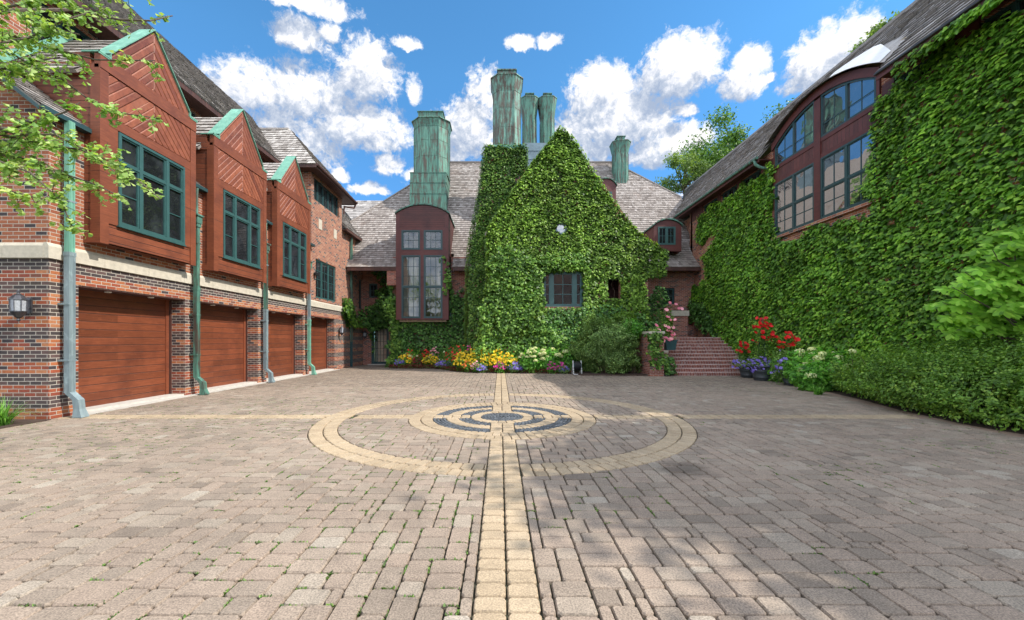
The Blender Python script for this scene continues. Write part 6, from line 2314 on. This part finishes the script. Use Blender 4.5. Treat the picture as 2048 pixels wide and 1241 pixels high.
def tree(x, y, h, cr, n, label, material='tree', leaf=(.18, .34), trunk=.25, crown_z=None, group='trees beyond the roofs', clumps=26, base=-.1, squash=.8, shape='oval'):
    e = empty('tree', (x, y, 0), label, 'tree', group)
    cz = crown_z if crown_z else h - cr * squash
    mb = MB()
    limb(mb, (x, y, base), (x + U(-.3, .3), y, cz), trunk, trunk * .45, 8, .05)
    cs = []
    for q in range(clumps):
        d = Vector((random.gauss(0, 1), random.gauss(0, 1), random.gauss(.15, .8))); d.normalize()
        k_ = U(.45, .95)
        c = Vector((x, y, cz)) + Vector((d.x * cr * k_, d.y * cr * k_, d.z * cr * squash * k_))
        cs.append((c, cr * U(.20, .38)))
        limb(mb, (x, y, cz - cr * squash * U(.1, .9)), c, trunk * .25, .02, 5, .25)
    mb.build('trunk', 'bark', e)
    P_, D__ = [], []
    per = n // clumps
    for c, r_ in cs:
        p, d = cloud(per, tuple(c), (r_, r_, r_ * .7), lump=.4, shell=.8, seed=random.randint(0, 999))
        P_.append(p); D__.append(d)
    foliage('crown', np.concatenate(P_), np.concatenate(D__), leaf, material, shape, .5, e)
    return e


tree(25.6, 40, 25.6, 6.4, 20000, 'full green tree rising behind the side wing roof, right of the clouds', clumps=34)
tree(35.2, 36, 30.8, 2.6, 6000, 'treetop just showing over the upper ridge of the side wing', 'tree_lt')
tree(18.1, 39, 20.0, 2.7, 5000, 'smaller loose yellowish tree left of the full green tree', 'tree_lt', (.14, .26), clumps=30)
tree(-21.5, 32, 20.0, 3.0, 2200, 'dark needled tree peeping over the garage wing ridge', 'pine', (.18, .32), squash=1.2, shape='quad')
# low sprigs above the ridge
# maple-like bright shrub tree on the right
e = empty('bright_maple', (11.0, 8.0, 0), 'small tree with layered lime green leaves before the ivy at the right edge', 'tree')
mb = MB()
tipsM = []
LAY = [((1905, 575), (2060, 560)), ((1885, 605), (2040, 600)), ((1900, 640), (2000, 628)), ((1930, 545), (2080, 520)), ((1985, 500), (2110, 480)), ((1915, 660), (1990, 650)), ((2000, 620), (2120, 600)), ((1960, 590), (2090, 575)), ((1990, 540), (2110, 530)), ((2030, 650), (2130, 640)), ((2020, 470), (2120, 440))]
P_, N_, S_ = [], [], []
for (a, b) in LAY:
    D0 = U(7.4, 8.2)
    A_, B_ = P(a[0], a[1], D0), P(b[0], b[1], D0 + .3)
    limb(mb, (10.95, 8.0, U(1.2, 2.6)), A_, .03, .006, 5, .15)
    for q in range(46):
        f = R(); c_ = A_.lerp(B_, f) + Vector((U(-.1, .1), U(-.35, .35), U(-.12, .08)))
        for w in range(7):                        # whorl of leaves
            an = w * 2 * math.pi / 7 + U(-.3, .3)
            P_.append(tuple(c_)); N_.append((math.cos(an) * .3 - .35, math.sin(an) * .3 - .75, .75)); S_.append((math.cos(an), math.sin(an) * .6, math.sin(an) * .6 - .25))
limb(mb, (11.0, 8.0, 0), (10.9, 8.0, 3.2), .09, .03, 8, .05)
mb.build('trunk', 'bark', e)
n = len(P_)
leaf_mesh('crown', P_, N_, S_, rng.uniform(.10, .19, n), np.clip(rng.normal(.5, .25, n), 0, 1), 'maple', 'oval', e, .10)

# ginkgo on the left: trunk outside the frame, boughs reaching in
e = empty('ginkgo_tree', (-7.6, 3.6, 0), 'ginkgo tree whose light green fan leaved boughs hang into the picture at the upper left', 'tree')
mb = MB()
limb(mb, (-7.6, 3.6, 0), (-7.4, 3.7, 6.5), .17, .07, 10, .03)
BR = [  # pixel polylines with depth
    ([(-260, 130), (-40, 95), (60, 75), (130, 40), (215, 15)], 4.6, 1.5, 34),
    ([(-260, 60), (-60, 30), (60, 5), (180, -10), (300, -20)], 4.8, 1.4, 34),
    ([(-200, 40), (20, 70), (100, 95), (190, 120), (310, 122)], 5.0, 1.0, 30),
    ([(-200, 100), (-20, 80), (60, 130), (125, 160), (185, 205), (250, 228), (322, 238)], 5.1, 1.0, 34),
    ([(150, 20), (240, 40), (300, 42), (345, 32)], 5.6, .6, 8),
    ([(-200, 240), (-20, 265), (70, 285), (160, 300), (240, 330), (320, 398)], 4.9, 1.6, 44),
    ([(-200, 300), (0, 270), (60, 245), (130, 225), (160, 205)], 4.9, 1.4, 34),
    ([(-200, 330), (-10, 320), (60, 345), (120, 400), (150, 465)], 4.7, 1.4, 36),
    ([(-180, 280), (0, 300), (100, 340), (180, 365), (255, 400)], 5.2, 1.3, 36),
    ([(-200, 340), (-40, 370), (30, 385), (90, 400)], 4.6, 1.3, 28),
    ([(40, 270), (110, 270), (170, 300), (230, 345)], 5.0, 1.0, 24),
    ([(-150, 120), (0, 140), (60, 125), (120, 115)], 4.7, 1.2, 22),
    ([(-100, 20), (20, 20), (80, 50), (160, 70)], 4.9, 1.2, 26),
]
P_, N_, S_ = [], [], []
for pl, D0, dens, per in BR:
    pts = [P(x, y, D0 + U(-.15, .15) + i * .06) for i, (x, y) in enumerate(pl)]
    limb(mb, (-7.5, 3.65, U(3.2, 5.8)), pts[0], .04, .02, 6, .1)
    mb.tube(pts, [.018 * (1 - .8 * i / len(pts)) for i in range(len(pts))], 6, cap=False)
    for i in range(len(pts) - 1):
        a, b = pts[i], pts[i + 1]
        L = (b - a).length
        ntw = max(2, int(L * 16 * dens))
        taper = 1 - .75 * (i + .5) / (len(pts) - 1)
        for q in range(ntw):
            f = R(); s_ = a.lerp(b, f)
            dv = Vector((random.gauss(0, 1), random.gauss(0, .8), random.gauss(-.15, .7))); dv.normalize()
            l = U(.08, .50) * (taper + .18)
            tip = s_ + dv * l
            mb.tube([s_, tip], [.005, .002], 4, cap=False)
            k2 = int(3 + l * 36)
            for w in range(k2):
                c_ = s_.lerp(tip, (w + R()) / k2) + Vector((U(-.02, .02), U(-.02, .02), U(-.02, .02)))
                P_.append(tuple(c_)); N_.append((random.gauss(.2, .6), random.gauss(-.6, .6), random.gauss(.6, .5))); S_.append((random.gauss(0, .6), random.gauss(0, .6), -1))
mb.build('trunk', 'bark', e)
n = len(P_)
leaf_mesh('crown', P_, N_, S_, rng.uniform(.04, .072, n), np.clip(rng.normal(.5, .28, n), 0, 1), 'ginkgo', 'fan', e, .10)
# upper crown outside the frame, it throws the dappled shade
p, d = cloud(2600, (-8.2, 2.2, 7.0), (2.2, 2.2, 1.6), lump=.4, shell=.9, seed=4)
foliage('upper_crown', p, d, (.07, .11), 'ginkgo', 'fan', .5, e)

# tall trees outside the frame on the right, seen only by their shade
tree(12.9, 2.3, 11.2, 4.1, 42000, 'tall shade tree outside the right edge, nearest the side wing', leaf=(.16, .28), group='shade trees beyond the right edge', clumps=150)
tree(13.8, -1.6, 10.5, 3.9, 20000, 'second shade tree outside the right edge, beside the camera', leaf=(.16, .28), group='shade trees beyond the right edge', clumps=80)
